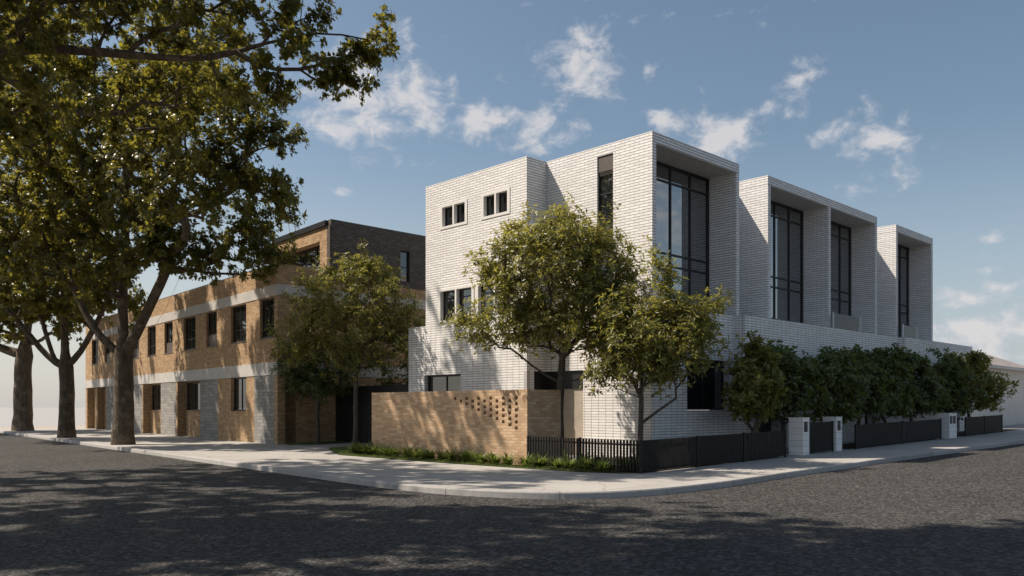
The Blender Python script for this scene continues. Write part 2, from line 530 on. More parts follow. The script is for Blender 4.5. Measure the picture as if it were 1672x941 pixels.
def tag(t, label, cat, group=None, kind=None):
    o = t.obj
    if label:
        o['label'] = label
    if cat:
        o['category'] = cat
    if group:
        o['group'] = group
    if kind:
        o['kind'] = kind
    return t


def thing(name, label, cat, loc, group=None):
    o = bpy.data.objects.new(name, None)
    o.empty_display_size = 0.3
    o.location = loc
    C.objects.link(o)
    return tag(Thing(o, tuple(loc)), label, cat, group)


def plA(uc):
    return lambda s, z, d: (uc + d, s, z)


def plB(vc):
    return lambda s, z, d: (s, vc + d, z)


def window(parent, pl, fr, s0, s1, z0, z1, depth, vb=(), hb=(), w=.055, glass='glass', mat='black_metal', th=.07, bw=None):
    """dark framed window: frame with bars, one pane mesh behind the bars"""
    bw = bw or w * .8
    mb = MB(fr)
    d0, d1 = depth, depth + th
    mb.pbox(pl, s0, s1, z0, z0 + w, d0, d1)
    mb.pbox(pl, s0, s1, z1 - w, z1, d0, d1)
    mb.pbox(pl, s0, s0 + w, z0 + w, z1 - w, d0, d1)
    mb.pbox(pl, s1 - w, s1, z0 + w, z1 - w, d0, d1)
    for s in vb:
        mb.pbox(pl, s - bw / 2, s + bw / 2, z0 + w, z1 - w, d0 + .006, d1 - .006)
    cuts = [s0 + w] + sorted(vb) + [s1 - w]
    for h in hb:
        for k in range(len(cuts) - 1):
            a = cuts[k] + (bw / 2 if k else 0)
            b = cuts[k + 1] - (bw / 2 if k < len(cuts) - 2 else 0)
            mb.pbox(pl, a, b, h - bw / 2, h + bw / 2, d0 + .01, d1 - .01)
    f = mb.build('window', M[mat], parent)
    g = MB(fr)
    g.pbox(pl, s0 + w * .5, s1 - w * .5, z0 + w * .5, z1 - w * .5, d0 + th * .5, d0 + th * .5 + .012)
    g.build('pane', M[glass], f)
    return f


# ------------------------------------------------------------------ ground, road, footpath
def sheet(name, us, vs, zf, mat, kind='structure'):
    mb = MB()
    for i in range(len(us) - 1):
        for j in range(len(vs) - 1):
            mb.quad(*[(u, v, zf(u, v)) for u, v in ((us[i], vs[j]), (us[i + 1], vs[j]), (us[i + 1], vs[j + 1]), (us[i], vs[j + 1]))])
    t = mb.build(name, M[mat])
    return tag(t, None, None, None, kind)


def zg(u, v):
    sl = min(max((v - 66) / 20.0, 0), 1)
    return gz(u) - .22 - 2.2 * sl


sheet('ground', [-4000, -800, -200, -60, 0, 46, 120, 300, 900, 4000], [-3000, -600, -200, -70, 60, 66, 76, 86, 200, 4500], zg, 'ground')
sheet('road', [-70, -20, -8, 0, 12, 24, 36, 46, 140], [-90, -40, -20, -8, 0, 20, 40, 57], lambda u, v: gz(u) - .13, 'asphalt')
sheet('sand', [-70, -20, 0, 20, 46, 90], [57, 60, 66, 72, 84], lambda u, v: gz(u) - .11 - 2.2 * min(max((v - 66) / 20.0, 0), 1), 'sand')
sheet('water', [-4000, -600, -100, 100, 600, 4000], [69, 120, 400, 1500, 4400], lambda u, v: -.75, 'water')

KERB = [(-1.6, 58.0), (-2.43, 47.1), (-3.34, 35.0), (-4.26, 23.01), (-4.80, 15.7), (-5.25, 9.04), (-5.58, 4.6), (-5.70, 2.4), (-5.66, 1.1),
        (-5.46, .1), (-5.08, -.85), (-4.5, -1.65), (-3.75, -2.15), (-2.8, -2.42), (-1.6, -2.52), (0, -2.50), (2.6, -2.45), (5.8, -2.45),
        (9.35, -2.45), (15.3, -2.55), (20.6, -2.7), (30, -2.9), (46, -3.1), (100, -3.1)]


def smooth_line(pts, n=6):
    out = []
    for i in range(len(pts) - 1):
        p0, p1, p2, p3 = pts[max(i - 1, 0)], pts[i], pts[i + 1], pts[min(i + 2, len(pts) - 1)]
        for k in range(n):
            t = k / n
            out.append(tuple(.5 * (2 * b + (c - a) * t + (2 * a - 5 * b + 4 * c - d) * t * t + (3 * b - a - 3 * c + d) * t ** 3)
                             for a, b, c, d in zip(p0, p1, p2, p3)))
    out.append(pts[-1])
    return out


def offset_line(pts, d):
    out = []
    for i, p in enumerate(pts):
        a, b = pts[max(i - 1, 0)], pts[min(i + 1, len(pts) - 1)]
        t = (b[0] - a[0], b[1] - a[1])
        L = math.hypot(*t)
        out.append((p[0] - t[1] / L * d, p[1] + t[0] / L * d))
    return out


KL = smooth_line(KERB)


def build_paths():
    inner = offset_line(KL, .16)
    # kerb stones: chamfered front edge, real step down to the road
    me = bpy.data.meshes.new('kerb')
    bm = bmesh.new()
    uvl = bm.loops.layers.uv.new('UVMap')
    prof = [(0.0, -.16), (.012, -.022), (.03, 0.003), (.16, 0.003), (.16, -.1)]
    lines = [offset_line(KL, d) for d, _ in prof]
    cum, rows = 0.0, []
    for i in range(len(KL)):
        if i:
            cum += math.hypot(KL[i][0] - KL[i - 1][0], KL[i][1] - KL[i - 1][1])
        rows.append((cum, [bm.verts.new(fw(*lines[k][i], gz(lines[k][i][0]) + prof[k][1])) for k in range(len(prof))]))
    for i in range(len(rows) - 1):
        for k in range(len(prof) - 1):
            f = bm.faces.new((rows[i][1][k], rows[i + 1][1][k], rows[i + 1][1][k + 1], rows[i][1][k + 1]))
            for lp, (cc, kk) in zip(f.loops, ((rows[i][0], k), (rows[i + 1][0], k), (rows[i + 1][0], k + 1), (rows[i][0], k + 1))):
                lp[uvl].uv = (cc, kk * .1 + .3)
    bmesh.ops.recalc_face_normals(bm, faces=bm.faces)
    bm.to_mesh(me)
    bm.free()
    me.materials.append(M['kerb'])
    tag(link('kerb', me), None, None, None, 'structure')
    # footpath: from the kerb to under the buildings
    mb = MB()
    far = []
    for u, v in inner:
        if v > 2.4:
            far.append((7.0, max(v, 9.0)))
        elif u < 0:
            t = min(max((2.4 - v) / 5.0, 0), 1)
            far.append((7.0, 9.0))
        else:
            far.append((max(u, 7.0), 9.0))
    for i in range(len(inner) - 1):
        prev0, prev1 = inner[i], inner[i + 1]
        for k in range(1, 9):
            t = k / 8
            a = tuple(x + (y - x) * t for x, y in zip(inner[i], far[i]))
            b = tuple(x + (y - x) * t for x, y in zip(inner[i + 1], far[i + 1]))
            ps = [prev0, prev1, b, a]
            if math.hypot(a[0] - b[0], a[1] - b[1]) < 1e-4:
                ps = [prev0, prev1, a]
            mb.quad(*[(p[0], p[1], gz(p[0])) for p in ps])
            prev0, prev1 = a, b
    tag(mb.build('footpath', M['paving']), None, None, None, 'structure')
    # footpath across the street where the other plane trees stand
    mb = MB()
    mb.box(-24, -15.0, -34, 56, -.3, 0.0)
    tag(mb.build('footpath', M['paving']), None, None, None, 'structure')


build_paths()


def patch(name, pts, zoff, mat, kind='structure'):
    mb = MB()
    mb.quad(*[(u, v, gz(u) + zoff) for u, v in pts])
    return tag(mb.build(name, M[mat]), None, None, None, kind)


patch('garden_bed', [(-.95, 11.9), (-.98, 6.0), (-.62, 1.2), (-.12, .15), (-.06, .12), (-.06, 11.9)], .012, 'soil')
patch('garden_bed', [(.08, .08), (.08, 3.8), (3.9, 3.8), (3.9, .08)], .030, 'soil')
patch('garden_bed', [(4.1, .08), (4.1, 2.5), (7.0, 2.5), (7.0, .08)], .014, 'soil')
patch('garden_bed', [(11.6, .12), (11.6, 1.6), (20.0, 1.6), (20.0, .12)], .014, 'soil')
patch('garden_bed', [(22.2, .12), (22.2, 1.6), (31.4, 1.6), (31.4, .12)], .014, 'soil')


# ------------------------------------------------------------------ white brick townhouses
U1, V1, UL, VI, VE, VP = 3.963, 2.582, 3.041, 6.90, 12.20, 13.25
ZR, ZS, ZP = 9.76, 9.43, 4.60
VG = 3.62          # glass plane of the portals
VREC = 4.03        # recessed wall between portals
P1, P2 = V1 - .36, V1 - .66


def build_white():
    T = thing('white_brick_townhouses', 'long white brick townhouse block with deep box window portals on the street corner', 'building', fw(U1, V1, 0))
    run, stk = M['white_run'], M['white_stack']
    A_L, A_R = plA(UL), plA(U1)
    # left wing above the podium line, with four window openings
    tops = [(9.88, 11.30, 8.07, 8.87), (7.72, 9.06, 8.07, 8.87)]
    mids = [(9.52, 11.40, 4.68, 5.84), (7.55, 9.34, 4.68, 5.84)]
    mb = MB()
    mb.slab(A_L, VI, VE, ZP, ZR, tops + mids, .34)
    mb.quad(*[(u, VE, z) for u, z in ((UL + .34, ZP), (UL + 9, ZP), (UL + 9, ZR), (UL + .34, ZR))])
    mb.slab(plB(VI), UL + .34, U1, 2.78, ZR, [], .3)
    mb.slab(A_L, VI, VI + .12, 0, ZP - .001, [(VI - 1, VI + .12, 0, 2.78)], .34) if False else None
    mb.build('left_wing_wall', run, T)
    # podium, stacked bond
    mb = MB()
    mb.slab(A_L, VI, VP, 0, ZP, [(10.21, 12.28, .95, 2.78)], .34)
    mb.box(UL + .34, UL + 5, VP - .3, VP, 0, ZP)
    mb.build('podium_wall', stk, T)
    # upper corner wall with the slot window, running bond
    slot = (4.06, 4.70, 5.3, 9.46)
    mb = MB()
    mb.slab(A_R, V1 + .001, VI, ZP, ZR, [slot], .2)
    mb.build('corner_wall', run, T)
    # lower corner wall with the entrance recess and the kitchen window round the corner
    mb = MB()
    mb.slab(A_R, V1 + .30, VI, 0, ZP, [(5.28, VI, -.1, 2.78)], .30)
    mb.slab(plB(V1), U1, 8.57, 0, ZP + .06, [(5.76, 8.15, 1.50, 3.12)], .30)
    mb.build('lower_corner_wall', stk, T)
    # entrance recess: back wall, beige leaf, dark head, jamb
    MB().box(U1 + 1.15, U1 + 1.3, 5.0, VI + 1.2, 0, 2.9).build('entry_back_wall', M['black_metal'], T)
    MB().box(UL + .35, U1 + 1.14, VI + .12, VI + .3, 0, 2.9).build('entry_side_wall', M['brown'], T)
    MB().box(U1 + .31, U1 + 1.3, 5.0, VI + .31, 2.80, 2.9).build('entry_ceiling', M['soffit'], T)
    MB().box(UL - .015, UL + .10, VI - .02, VI + .12, 0, 2.79).build('entry_jamb', M['concrete'], T)
    d = MB().box(U1 + .10, U1 + .16, 5.32, 6.42, 0.02, 2.195).build('door', M['beige'], T)
    MB().box(U1 + .02, U1 + .10, 6.28, 6.31, .9, 1.5).build('handle', M['black_metal'], d)
    MB().box(U1 + .06, U1 + .17, 5.29, VI + .1, 2.20, 2.795).build('door_head_panel', M['black_metal'], T)
    MB().box(UL + .1, U1 + .16, VI + .02, VI + .10, 1.9, 2.795).build('side_head_panel', M['black_metal'], T)
    MB().box(U1 + .09, U1 + .17, 6.43, 6.47, 0.02, 2.195).build('door_post', M['black_metal'], T)
    # window trims and windows on the left wing
    for (a, b, z0, z1), two in [(t, 1) for t in tops] + [(t, 0) for t in mids]:
        t = MB()
        w = .085
        t.slab(A_L, a - .04, b + .04, z0 - .04, z1 + .04, [(a + w, (a + b) / 2 - w / 2, z0 + w * .6, z1 - w * .6), ((a + b) / 2 + w / 2, b - w, z0 + w * .6, z1 - w * .6)], .20)
        for k in range(len(t.v)):
            t.v[k] = (t.v[k][0] - .022, t.v[k][1], t.v[k][2])
        tr = t.build('window_surround', M['trim'], T)
        for s0, s1 in ((a + w, (a + b) / 2 - w / 2), ((a + b) / 2 + w / 2, b - w)):
            mb = MB()
            ff = window(T, A_L, fw, s0 + .001, s1 - .001, z0 + w * .6, z1 - w * .6, .12, (), () if two else (z1 - .32,), .035)
    # podium window
    window(T, A_L, fw, 10.22, 12.27, .96, 2.77, .17, (11.2,), (), .06)
    # slot window: louvre panel above, dark lights below
    mb = MB()
    mb.pbox(A_R, 4.07, 4.69, 8.90, 9.45, .055, .12)
    mb.pbox(A_R, 4.10, 4.66, 8.95, 9.40, .035, .054)
    mb.build('louvre_panel', M['louver'], T)
    window(T, A_R, fw, 4.065, 4.695, 5.31, 8.88, .06, (), (8.25, 6.9), .055)
    # big kitchen window on the right-hand street
    window(T, plB(V1), fw, 5.77, 8.14, 1.51, 3.11, .18, (6.95,), (), .06)

    # projecting portals: side fins, lintel, soffit, glass wall
    def portal(ul, ur, mids_=()):
        f = .19
        segs = [ul] + [m for m in mids_] + [ur]
        fins = [(ul, ul + f)] + [(m - f / 2, m + f / 2) for m in mids_] + [(ur - f, ur)]
        first = abs(ul - U1) < .01
        for k, (a, b) in enumerate(fins):
            mb = MB()
            if first and k == 0:
                mb.box(U1 + .001, b, V1, VG + .3, ZP - .5, ZS)
            else:
                mb.box(a, b, V1, VG + (1.2 if k in (0, len(fins) - 1) else .3), ZP - .5, ZS)
            mb.build('portal_fin', run, T)
        mb = MB()
        mb.box(ul + (.002 if first else 0), ur, V1, VG + 1.2, ZS + .012, ZR)
        mb.build('portal_lintel', run, T)
        for k in range(len(fins) - 1):
            a, b = fins[k][1], fins[k + 1][0]
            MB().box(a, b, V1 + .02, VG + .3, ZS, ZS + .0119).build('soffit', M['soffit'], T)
            vb = [a + (b - a) * q / 4 for q in (1, 2, 3)]
            window(T, plB(VG), fw, a + .01, b - .01, ZP - .45, ZS - .01, .0, vb, (8.87, 6.55, 6.17), .085, 'glass_big', bw=.06, th=.09)

    portal(U1, 8.81)
    portal(10.72, 20.0, (15.5,))
    portal(22.04, 26.5)
    # recessed walls between the portals, and the body behind
    mb = MB()
    mb.box(8.811, 10.719, VREC, VREC + .3, ZP - .5, ZR)
    mb.box(20.001, 22.039, VREC, VREC + .3, ZP - .5, ZR)
    mb.box(U1 + .21, 26.5, VG + 1.21, 12.19, ZP - .4, ZR - .25)
    mb.box(UL + .345, U1 + .2, VI + .31, 12.19, ZP - .4, ZR - .25)
    mb.build('recessed_wall', run, T)
    MB().box(U1 + .6, 26.2, VG + 1.5, 12.0, ZR - .249, ZR - .2).build('roof', M['roofing'], T)
    # long parapet and street wall, stepping forward twice
    mb = MB()
    ents = [(9.3, 11.4, -.1, 2.9), (17.9, 19.6, -.1, 2.9)]
    mb.slab(plB(P1), 8.572, 21.40, 0, ZP + .06, ents, .36 + 1.0)
    mb.build('parapet_wall', stk, T)
    mb = MB()
    mb.slab(plB(P2), 21.402, 30.05, 0, ZP + .06, [(26.6, 28.2, -.1, 2.9)], 1.5)
    mb.build('parapet_wall', stk, T)
    MB().box(8.58, 30.0, 3.75, 4.0, ZP - .62, ZP - .45).build('terrace', M['concrete'], T)
    for a, b, vv in ((9.3, 11.4, P1), (17.9, 19.6, P1), (26.6, 28.2, P2)):
        MB().box(a + .002, a + (b - a) * .5, vv + .5, vv + .66, 0.01, 2.898).build('entry_brick_pier', M['brown'], T)
        dd = MB().box(a + (b - a) * .5 + .002, b - .002, vv + .6, vv + .66, .01, 2.898).build('door', M['black_metal'], T)
        MB().box(a + (b - a) * .56, a + (b - a) * .58, vv + .55, vv + .598, .9, 1.5).build('handle', M['trim'], dd)
    for a, b, vv in ((15.39, 17.79, P1 + .14), (22.2, 23.8, P2 + .4)):
        gb = MB().box(a, b, vv, vv + .015, ZP + .065, ZP + .66).build('glass_balustrade', M['glass_clear'], T)
        for s in (a - .03, b + .03):
            MB().box(s - .02, s + .02, vv - .012, vv + .03, ZP + .061, ZP + .70).build('post', M['trim'], gb)
    return T


build_white()


# ------------------------------------------------------------------ golden brown brick building with charcoal top storey
def build_brown():
    T = thing('brown_brick_building', 'long golden brown brick building with pale concrete bands and a charcoal top storey', 'building', fb(0, 0, 0))
    A = plA(0.0)
    L = 32.7
    br = M['brown']
    wide = [(3.34, 5.16), (9.92, 11.72), (16.45, 18.0), (22.9, 24.6), (29.2, 30.9)]
    nar = [(6.96, 8.37), (13.49, 14.9), (19.7, 21.1), (26.1, 27.5)]
    ups = [(.34, 1.81, 4.62, 6.31)] + [(a, b, 4.62, 6.31) for a, b in wide + nar]
    mb = MB(fb)
    mb.slab(A, 0, L, 3.53, 6.36, ups, .35)
    mb.build('upper_wall', br, T)
    MB(fb).slab(A, 0, L, 6.83, 7.70, [], .35).build('parapet', br, T)
    MB(fb).box(-.025, .34, -.025, L + .02, 2.98, 3.528).build('concrete_band', M['band'], T)
    MB(fb).box(-.025, .34, -.025, L + .02, 6.362, 6.828).build('concrete_band', M['band'], T)
    # ground floor: brick walls, recessed bays and grey block panels
    grey = [(.34, 2.45), (6.80, 9.22), (12.95, 15.55), (19.1, 21.9), (25.0, 27.0)]
    brick = [(0, .338), (2.452, 6.798), (12.70, 12.948), (18.85, 19.098), (21.902, 22.15), (24.75, 24.998), (27.002, 27.25), (29.4, 29.8), (32.2, L)]
    mb = MB(fb)
    for a, b in brick:
        MB(fb).slab(A, a, b, 0, 2.978, [(3.34, 5.16, 1.42, 2.99)] if a == 2.452 else [], .85).build('ground_floor_wall', br, T)
    for a, b in ((9.222, 12.698), (15.552, 18.848), (22.152, 24.748), (27.252, 29.398), (29.802, 32.198)):
        w = 2.15 if b - a > 3 else 1.5
        a2 = b - w - .25
        MB(fb).slab(plA(.44), a, b, 0, 2.978, [(a2 + .2, a2 + .2 + w, 1.42, 2.92)] if a < 25 else [(a + .4, a + 1.6, .02, 2.7)], .24).build('bay_wall', br, T)
        if a < 25:
            window(T, plA(.44), fb, a2 + .203, a2 + .197 + w, 1.423, 2.917, .08, (a2 + .2 + w * .5,), (), .06)
            MB(fb).box(.40, .52, a2 + .17, a2 + .23 + w, 1.37, 1.416).build('window_sill', M['brown'], T)
        else:
            MB(fb).box(.52, .57, a + .402, a + 1.598, .02, 2.698).build('door', M['black_metal'], T)
    mb = MB(fb)
    for a, b in grey:
        MB(fb).slab(A, a + .003, b - .003, 0, 2.976, [], .8).build('block_panel', M['grey_block'], T)
    window(T, A, fb, 3.343, 5.157, 1.423, 2.972, .16, (4.25,), (), .06)
    MB(fb).box(-.02, .15, 3.28, 5.22, 1.36, 1.416).build('window_sill', M['brown'], T)
    for k, (a, b, z0, z1) in enumerate(ups):
        narrow = (a, b) in nar
        if narrow:
            MB(fb).pbox(A, a + .002, b - .002, z0 + .002, z0 + .55, .10, .16).build('window_infill_panel', M['louver'], T)
            window(T, A, fb, a + .003, b - .003, z0 + .552, z1 - .003, .12, ((a + b) / 2,), (), .055)
        else:
            window(T, A, fb, a + .003, b - .003, z0 + .003, z1 - .003, .12, ((a + b) / 2,), (z0 + .55,), .055)
        MB(fb).box(-.02, .12, a - .05, b + .05, z0 - .06, z0 - .003).build('window_sill', M['louver'], T)
    # side wall to the driveway, with the same bands
    mb = MB(fb)
    sd = lambda s, z, d: (s, d, z)
    mb.slab(sd, .352, 16, 0, 2.978, [], .34)
    mb.slab(sd, .352, 16, 3.53, 6.36, [(7.5, 8.1, 5.0, 6.0), (9.5, 11, 4.7, 6.0)], .34)
    mb.slab(sd, .352, 5, 6.83, 7.70, [], .34)
    mb.slab(sd, 5.002, 16, 6.83, 7.3, [], .34)
    mb.build('side_wall', br, T)
    MB(fb).box(.342, 16.01, -.025, .33, 2.98, 3.528).build('concrete_band', M['band'], T)
    MB(fb).box(.342, 16.01, -.025, .33, 6.362, 6.828).build('concrete_band', M['band'], T)
    window(T, sd, fb, 7.503, 8.097, 5.003, 5.997, .12, (), (), .05)
    window(T, sd, fb, 9.503, 10.997, 4.703, 5.997, .12, (10.25,), (), .05)
    # end wall and roof
    MB(fb).box(.36, 15.9, L - .3, L - .02, 0, 7.3).build('end_wall', br, T)
    MB(fb).box(.36, 15.9, .36, L - .31, 7.0, 7.1).build('roof', M['roofing'], T)
    # top storey: brown framed front, charcoal side
    F = plA(2.55)
    mb = MB(fb)
    mb.slab(F, .30, 5.85, 7.101, 9.72, [(.98, 5.65, 7.2, 9.12)], .5)
    mb.build('top_storey_front', br, T)
    window(T, F, fb, .99, 5.64, 7.21, 9.11, .42, (2.1, 3.3, 4.5), (), .07)
    mb = MB(fb)
    mb.slab(sd, 2.60, 14, 7.3, 9.98, [(6.40, 6.95, 7.6, 9.08)], .298)
    mb.box(2.552, 2.598, .02, .298, 7.11, 9.719)
    mb.build('top_storey_side', M['dark_brick'], T)
    window(T, sd, fb, 6.403, 6.947, 7.603, 9.077, .10, (), (8.3,), .05)
    mb = MB(fb)
    mb.box(2.46, 14, .30, 5.95, 9.722, 9.96)
    mb.build('fascia', M['black_metal'], T)
    mb = MB(fb)
    mb.box(4.4, 13.9, 5.96, 30, 7.101, 9.35)
    mb.build('rear_top_storey', br, T)
    for a in (7, 11, 15, 19, 23):
        window(T, plA(4.4), fb, a, a + 2.6, 7.6, 8.9, -.05, (a + 1.3,), (), .06)
    MB(fb).box(4.32, 14, 5.96, 30.1, 9.352, 9.5).build('roof_edge', M['black_metal'], T)


build_brown()


# ------------------------------------------------------------------ tan garden wall with pierced corner
def build_garden_wall():
    T = thing('tan_brick_garden_wall', 'tan brick garden wall pierced with a triangle of small square holes', 'wall', fw(0, 7.5, 0))
    P = plA(0.0)
    a0, a1, zt = 3.84, 11.25, 2.085
    holes = []
    # diagonal pattern of openings, one more in each column towards the street corner
    n_col = 11
    for c in range(n_col):
        s = a0 + .43 + c * .262
        k = 6 - c // 2 if c % 2 == 0 else 5 - c // 2
        for r in range(max(k, 1)):
            z = 1.86 - r * .167 - (.0835 if c % 2 else 0)
            holes.append((s - .058, s + .058, z - .047, z + .047))
    mb = MB()
    mb.slab(P, a0, a1, 0, zt, holes, .23)
    mb.build('brickwork', M['tan'], T)
    mb = MB()
    mb.box(.232, 1.35, a0 + .001, a0 + .23, 0, zt - .002)
    mb.build('return_wall', M['tan'], T)


build_garden_wall()


# ------------------------------------------------------------------ fences, gates, pillars
def pickets(mb, along, s0, s1, const, z0, z1, step=.10, w=.05, t=.016):
    n = max(int(round((s1 - s0) / step)), 1)
    for k in range(n):
        s = s0 + (k + .5) * (s1 - s0) / n
        if along == 'v':
            mb.box(const - t, const + t, s - w / 2, s + w / 2, z0, z1)
        else:
            zb = gz(s)
            mb.box(s - w / 2, s + w / 2, const - t, const + t, zb + z0, zb + z1)


def fence(label, runs, loc, name='picket_fence', cat='fence', group='dark picket fences and gates along the street', hgt=.80, step=.10):
    T = thing(name, label, cat, loc, group)
    mb, rl, posts = MB(), MB(), []
    for along, s0, s1, c, ps in runs:
        pickets(mb, along, s0, s1, c, .05, hgt, step if along == 'v' else .074)
        if along == 'v':
            rl.box(c + .018, c + .045, s0, s1, hgt - .13, hgt - .09)
            rl.box(c + .018, c + .045, s0, s1, .12, .16)
        else:
            rl.box(s0, s1, c + .018, c + .045, hgt - .13, hgt - .09, gz)
            rl.box(s0, s1, c + .018, c + .045, .12, .16, gz)
        for p in ps:
            posts.append((c, p) if along == 'v' else (p, c))
    mb.build('pickets', M['fence_metal'], T)
    rl.build('rail', M['fence_metal'], T)
    for u, v in posts:
        MB().box(u - .03, u + .03, v - .03, v + .03, 0, hgt + .02, gz).build('post', M['fence_metal'], T)
    return T


fence('dark bronze picket fence wrapping the corner garden below the white building', [('v', .05, 3.79, 0.0, (0.0, 1.93, 3.80)), ('u', .05, 7.02, 0.0, (2.4, 4.7, 7.05))], fw(0, 0, 0))
fence('long dark picket fence under the middle hedge trees, between two white letterbox pillars', [('u', 11.95, 15.9, 0.0, (11.93, 15.93)), ('u', 16.0, 19.9, 0.0, (16.02, 19.92))], fw(12, 0, gz(12)), hgt=.82)
fence('far dark picket fence ending the row beside the pale neighbouring house', [('u', 22.9, 27.9, 0.0, (22.88, 25.4, 27.95))], fw(23, 0, gz(23)), hgt=.82)
fence('dark slatted gate closing the gap between two white letterbox pillars', [('u', 8.72, 10.28, 0.06, (8.70, 10.30))], fw(9.5, 0, gz(9.5)), 'slatted_gate', 'gate', hgt=.98, step=.085)


def pillar(label, u0, u1, dv, h, double=False):
    T = thing('letterbox_pillar', label, 'pillar', fw((u0 + u1) / 2, 0, gz(u0)), 'white brick letterbox pillars')
    mb = MB()
    z = gz(u0)
    cut = (u0 + .075, u1 - .06, z + h - .42, z + h - .1)
    mb.slab(plB(-.02), u0, u1, z, z + h, [cut], dv)
    mb.build('brickwork', M['white_block'], T)
    MB().box(u0 - .012, u1 + .012, -.032, dv - .008, z + h + .001, z + h + .03).build('cap', M['trim'], T)
    b = MB().box(cut[0] + .002, cut[1] - .002, .02, .10, cut[2] + .002, cut[3] - .002).build('letterbox', M['black_metal'], T)
    MB().box(cut[0] + .04, cut[1] - .04, .012, .019, cut[3] - .12, cut[3] - .09).build('slot', M['louver'], b)
    if double:
        MB().box((u0 + u1) / 2 - .012, (u0 + u1) / 2 + .012, -.01, .019, cut[2] + .003, cut[3] - .003).build('divider', M['trim'], T)


pillar('white brick letterbox pillar standing just beyond the corner picket fence', 8.12, 8.55, .46, 1.13)
pillar('white brick letterbox pillar on the far side of the slatted gate', 10.42, 10.85, .46, 1.10)
pillar('far white brick letterbox pillar with double letterbox beside the last picket fence', 20.85, 21.75, .62, 1.02, True)


def drive_gate():
    T = thing('driveway_gate', 'tall black slatted driveway gate between brown building and tan wall', 'gate', fw(4.0, 16.5, 0))
    mb = MB()
    s = 13.4
    while s < 19.85:
        mb.box(3.98, 4.03, s, s + .075, .06, 2.5)
        s += .105
    mb.build('slats', M['black_metal'], T)
    mb = MB()
    mb.box(4.032, 4.08, 13.35, 19.9, 2.36, 2.44)
    mb.box(4.032, 4.08, 13.35, 19.9, .12, .2)
    mb.build('rail', M['black_metal'], T)
    MB().box(4.3, 4.34, 13.35, 19.9, 0, 2.3).build('backing_sheet', M['black_metal'], T)


drive_gate()


# ------------------------------------------------------------------ neighbouring house on the right
def build_house():
    u0, u1, v0, v1 = 31.5, 41.3, 2.4, 6.8
    T = thing('neighbouring_house', 'pale rendered house with grey hipped tile roof at the end of the row', 'house', fw(u0, v0, gz(u0)))
    z0, ze = .1, 3.72
    MB().box(u0, u1, v0, v1, z0, ze).build('wall', M['render'], T)
    mb = MB()
    o = .45
    zr = 5.05
    a, b, c, d = (u0 - o, v0 - o, ze + .16), (u1 + o, v0 - o, ze + .16), (u1 + o, v1 + o, ze + .16), (u0 - o, v1 + o, ze + .16)
    vm = (v0 + v1) / 2
    e, f = (u0 + 2.0, vm, zr), (u1 - 2.2, vm, zr)
    mb.quad(a, b, f, e)
    mb.quad(c, d, e, f)
    mb.quad(b, c, f)
    mb.quad(d, a, e)
    mb.build('roof', M['tile_roof'], T)
    MB().box(u0 - o - .03, u1 + o + .03, v0 - o - .03, v1 + o + .03, ze + .001, ze + .158).build('gutter', M['render'], T)
    window(T, plB(v0), fw, 33.5, 35.2, 1.6, 3.2, -.04, (34.35,), (), .07, mat='trim')


build_house()


# ------------------------------------------------------------------ trees
LEAF = {
    'lance': (np.array([(0, 0, 0), (-.19, .45, .06), (0, 1, -.10), (.19, .45, .06)], float), [(0, 2, 1), (0, 3, 2)]),
    'oval': (np.array([(0, 0, 0), (-.25, .40, .06), (-.15, .78, .02), (0, 1, -.06), (.15, .78, .02), (.25, .40, .06)], float), [(0, 3, 2, 1), (0, 5, 4, 3)]),
    'plane': (np.array([(0, .12, .04), (0, 0, 0), (-.42, .22, -.04), (-.22, .40, .03), (-.36, .72, -.06), (-.12, .66, .03), (0, 1.0, -.10),
                        (.12, .66, .03), (.36, .72, -.06), (.22, .40, .03), (.42, .22, -.04)], float),
              [(0, 2, 1), (0, 3, 2), (0, 5, 4, 3), (0, 7, 6, 5), (0, 9, 8, 7), (0, 10, 9), (0, 1, 10)]),
    'strap': (np.array([(-.045, 0, 0), (.045, 0, 0), (.06, .45, .03), (-.06, .45, .03), (0, 1, -.28)], float), [(0, 1, 2, 3), (3, 2, 4)]),
}


def leaf_mesh(name, kind, pos, dirs, nrm, size, tint, mat, parent, off):
    tv, tf = LEAF[kind]
    n, k = len(pos), len(tv)
    dirs = dirs / (np.linalg.norm(dirs, axis=1, keepdims=True) + 1e-9)
    x = np.cross(dirs, nrm)
    x /= (np.linalg.norm(x, axis=1, keepdims=True) + 1e-9)
    z = np.cross(x, dirs)
    V = (pos[:, None, :] + size[:, None, None] * (tv[None, :, 0:1] * x[:, None, :] + tv[None, :, 1:2] * dirs[:, None, :] + tv[None, :, 2:3] * z[:, None, :]))
    V = V.reshape(-1, 3) - np.array(off)[None, :]
    loops = np.concatenate([np.array(f) for f in tf])
    lens = np.array([len(f) for f in tf])
    LI = (np.arange(n)[:, None] * k + loops[None, :]).reshape(-1)
    lt = np.tile(lens, n)
    ls = np.concatenate([[0], np.cumsum(lt)[:-1]])
    me = bpy.data.meshes.new(name)
    me.vertices.add(n * k)
    me.vertices.foreach_set('co', V.astype(np.float32).ravel())
    me.loops.add(len(LI))
    me.loops.foreach_set('vertex_index', LI.astype(np.int32))
    me.polygons.add(len(lt))
    me.polygons.foreach_set('loop_start', ls.astype(np.int32))
    me.polygons.foreach_set('loop_total', lt.astype(np.int32))
    me.update(calc_edges=True)
    at = me.attributes.new('tint', 'FLOAT', 'FACE')
    at.data.foreach_set('value', np.repeat(tint, len(tf)).astype(np.float32))
    me.materials.append(mat)
    return link(name, me, parent)


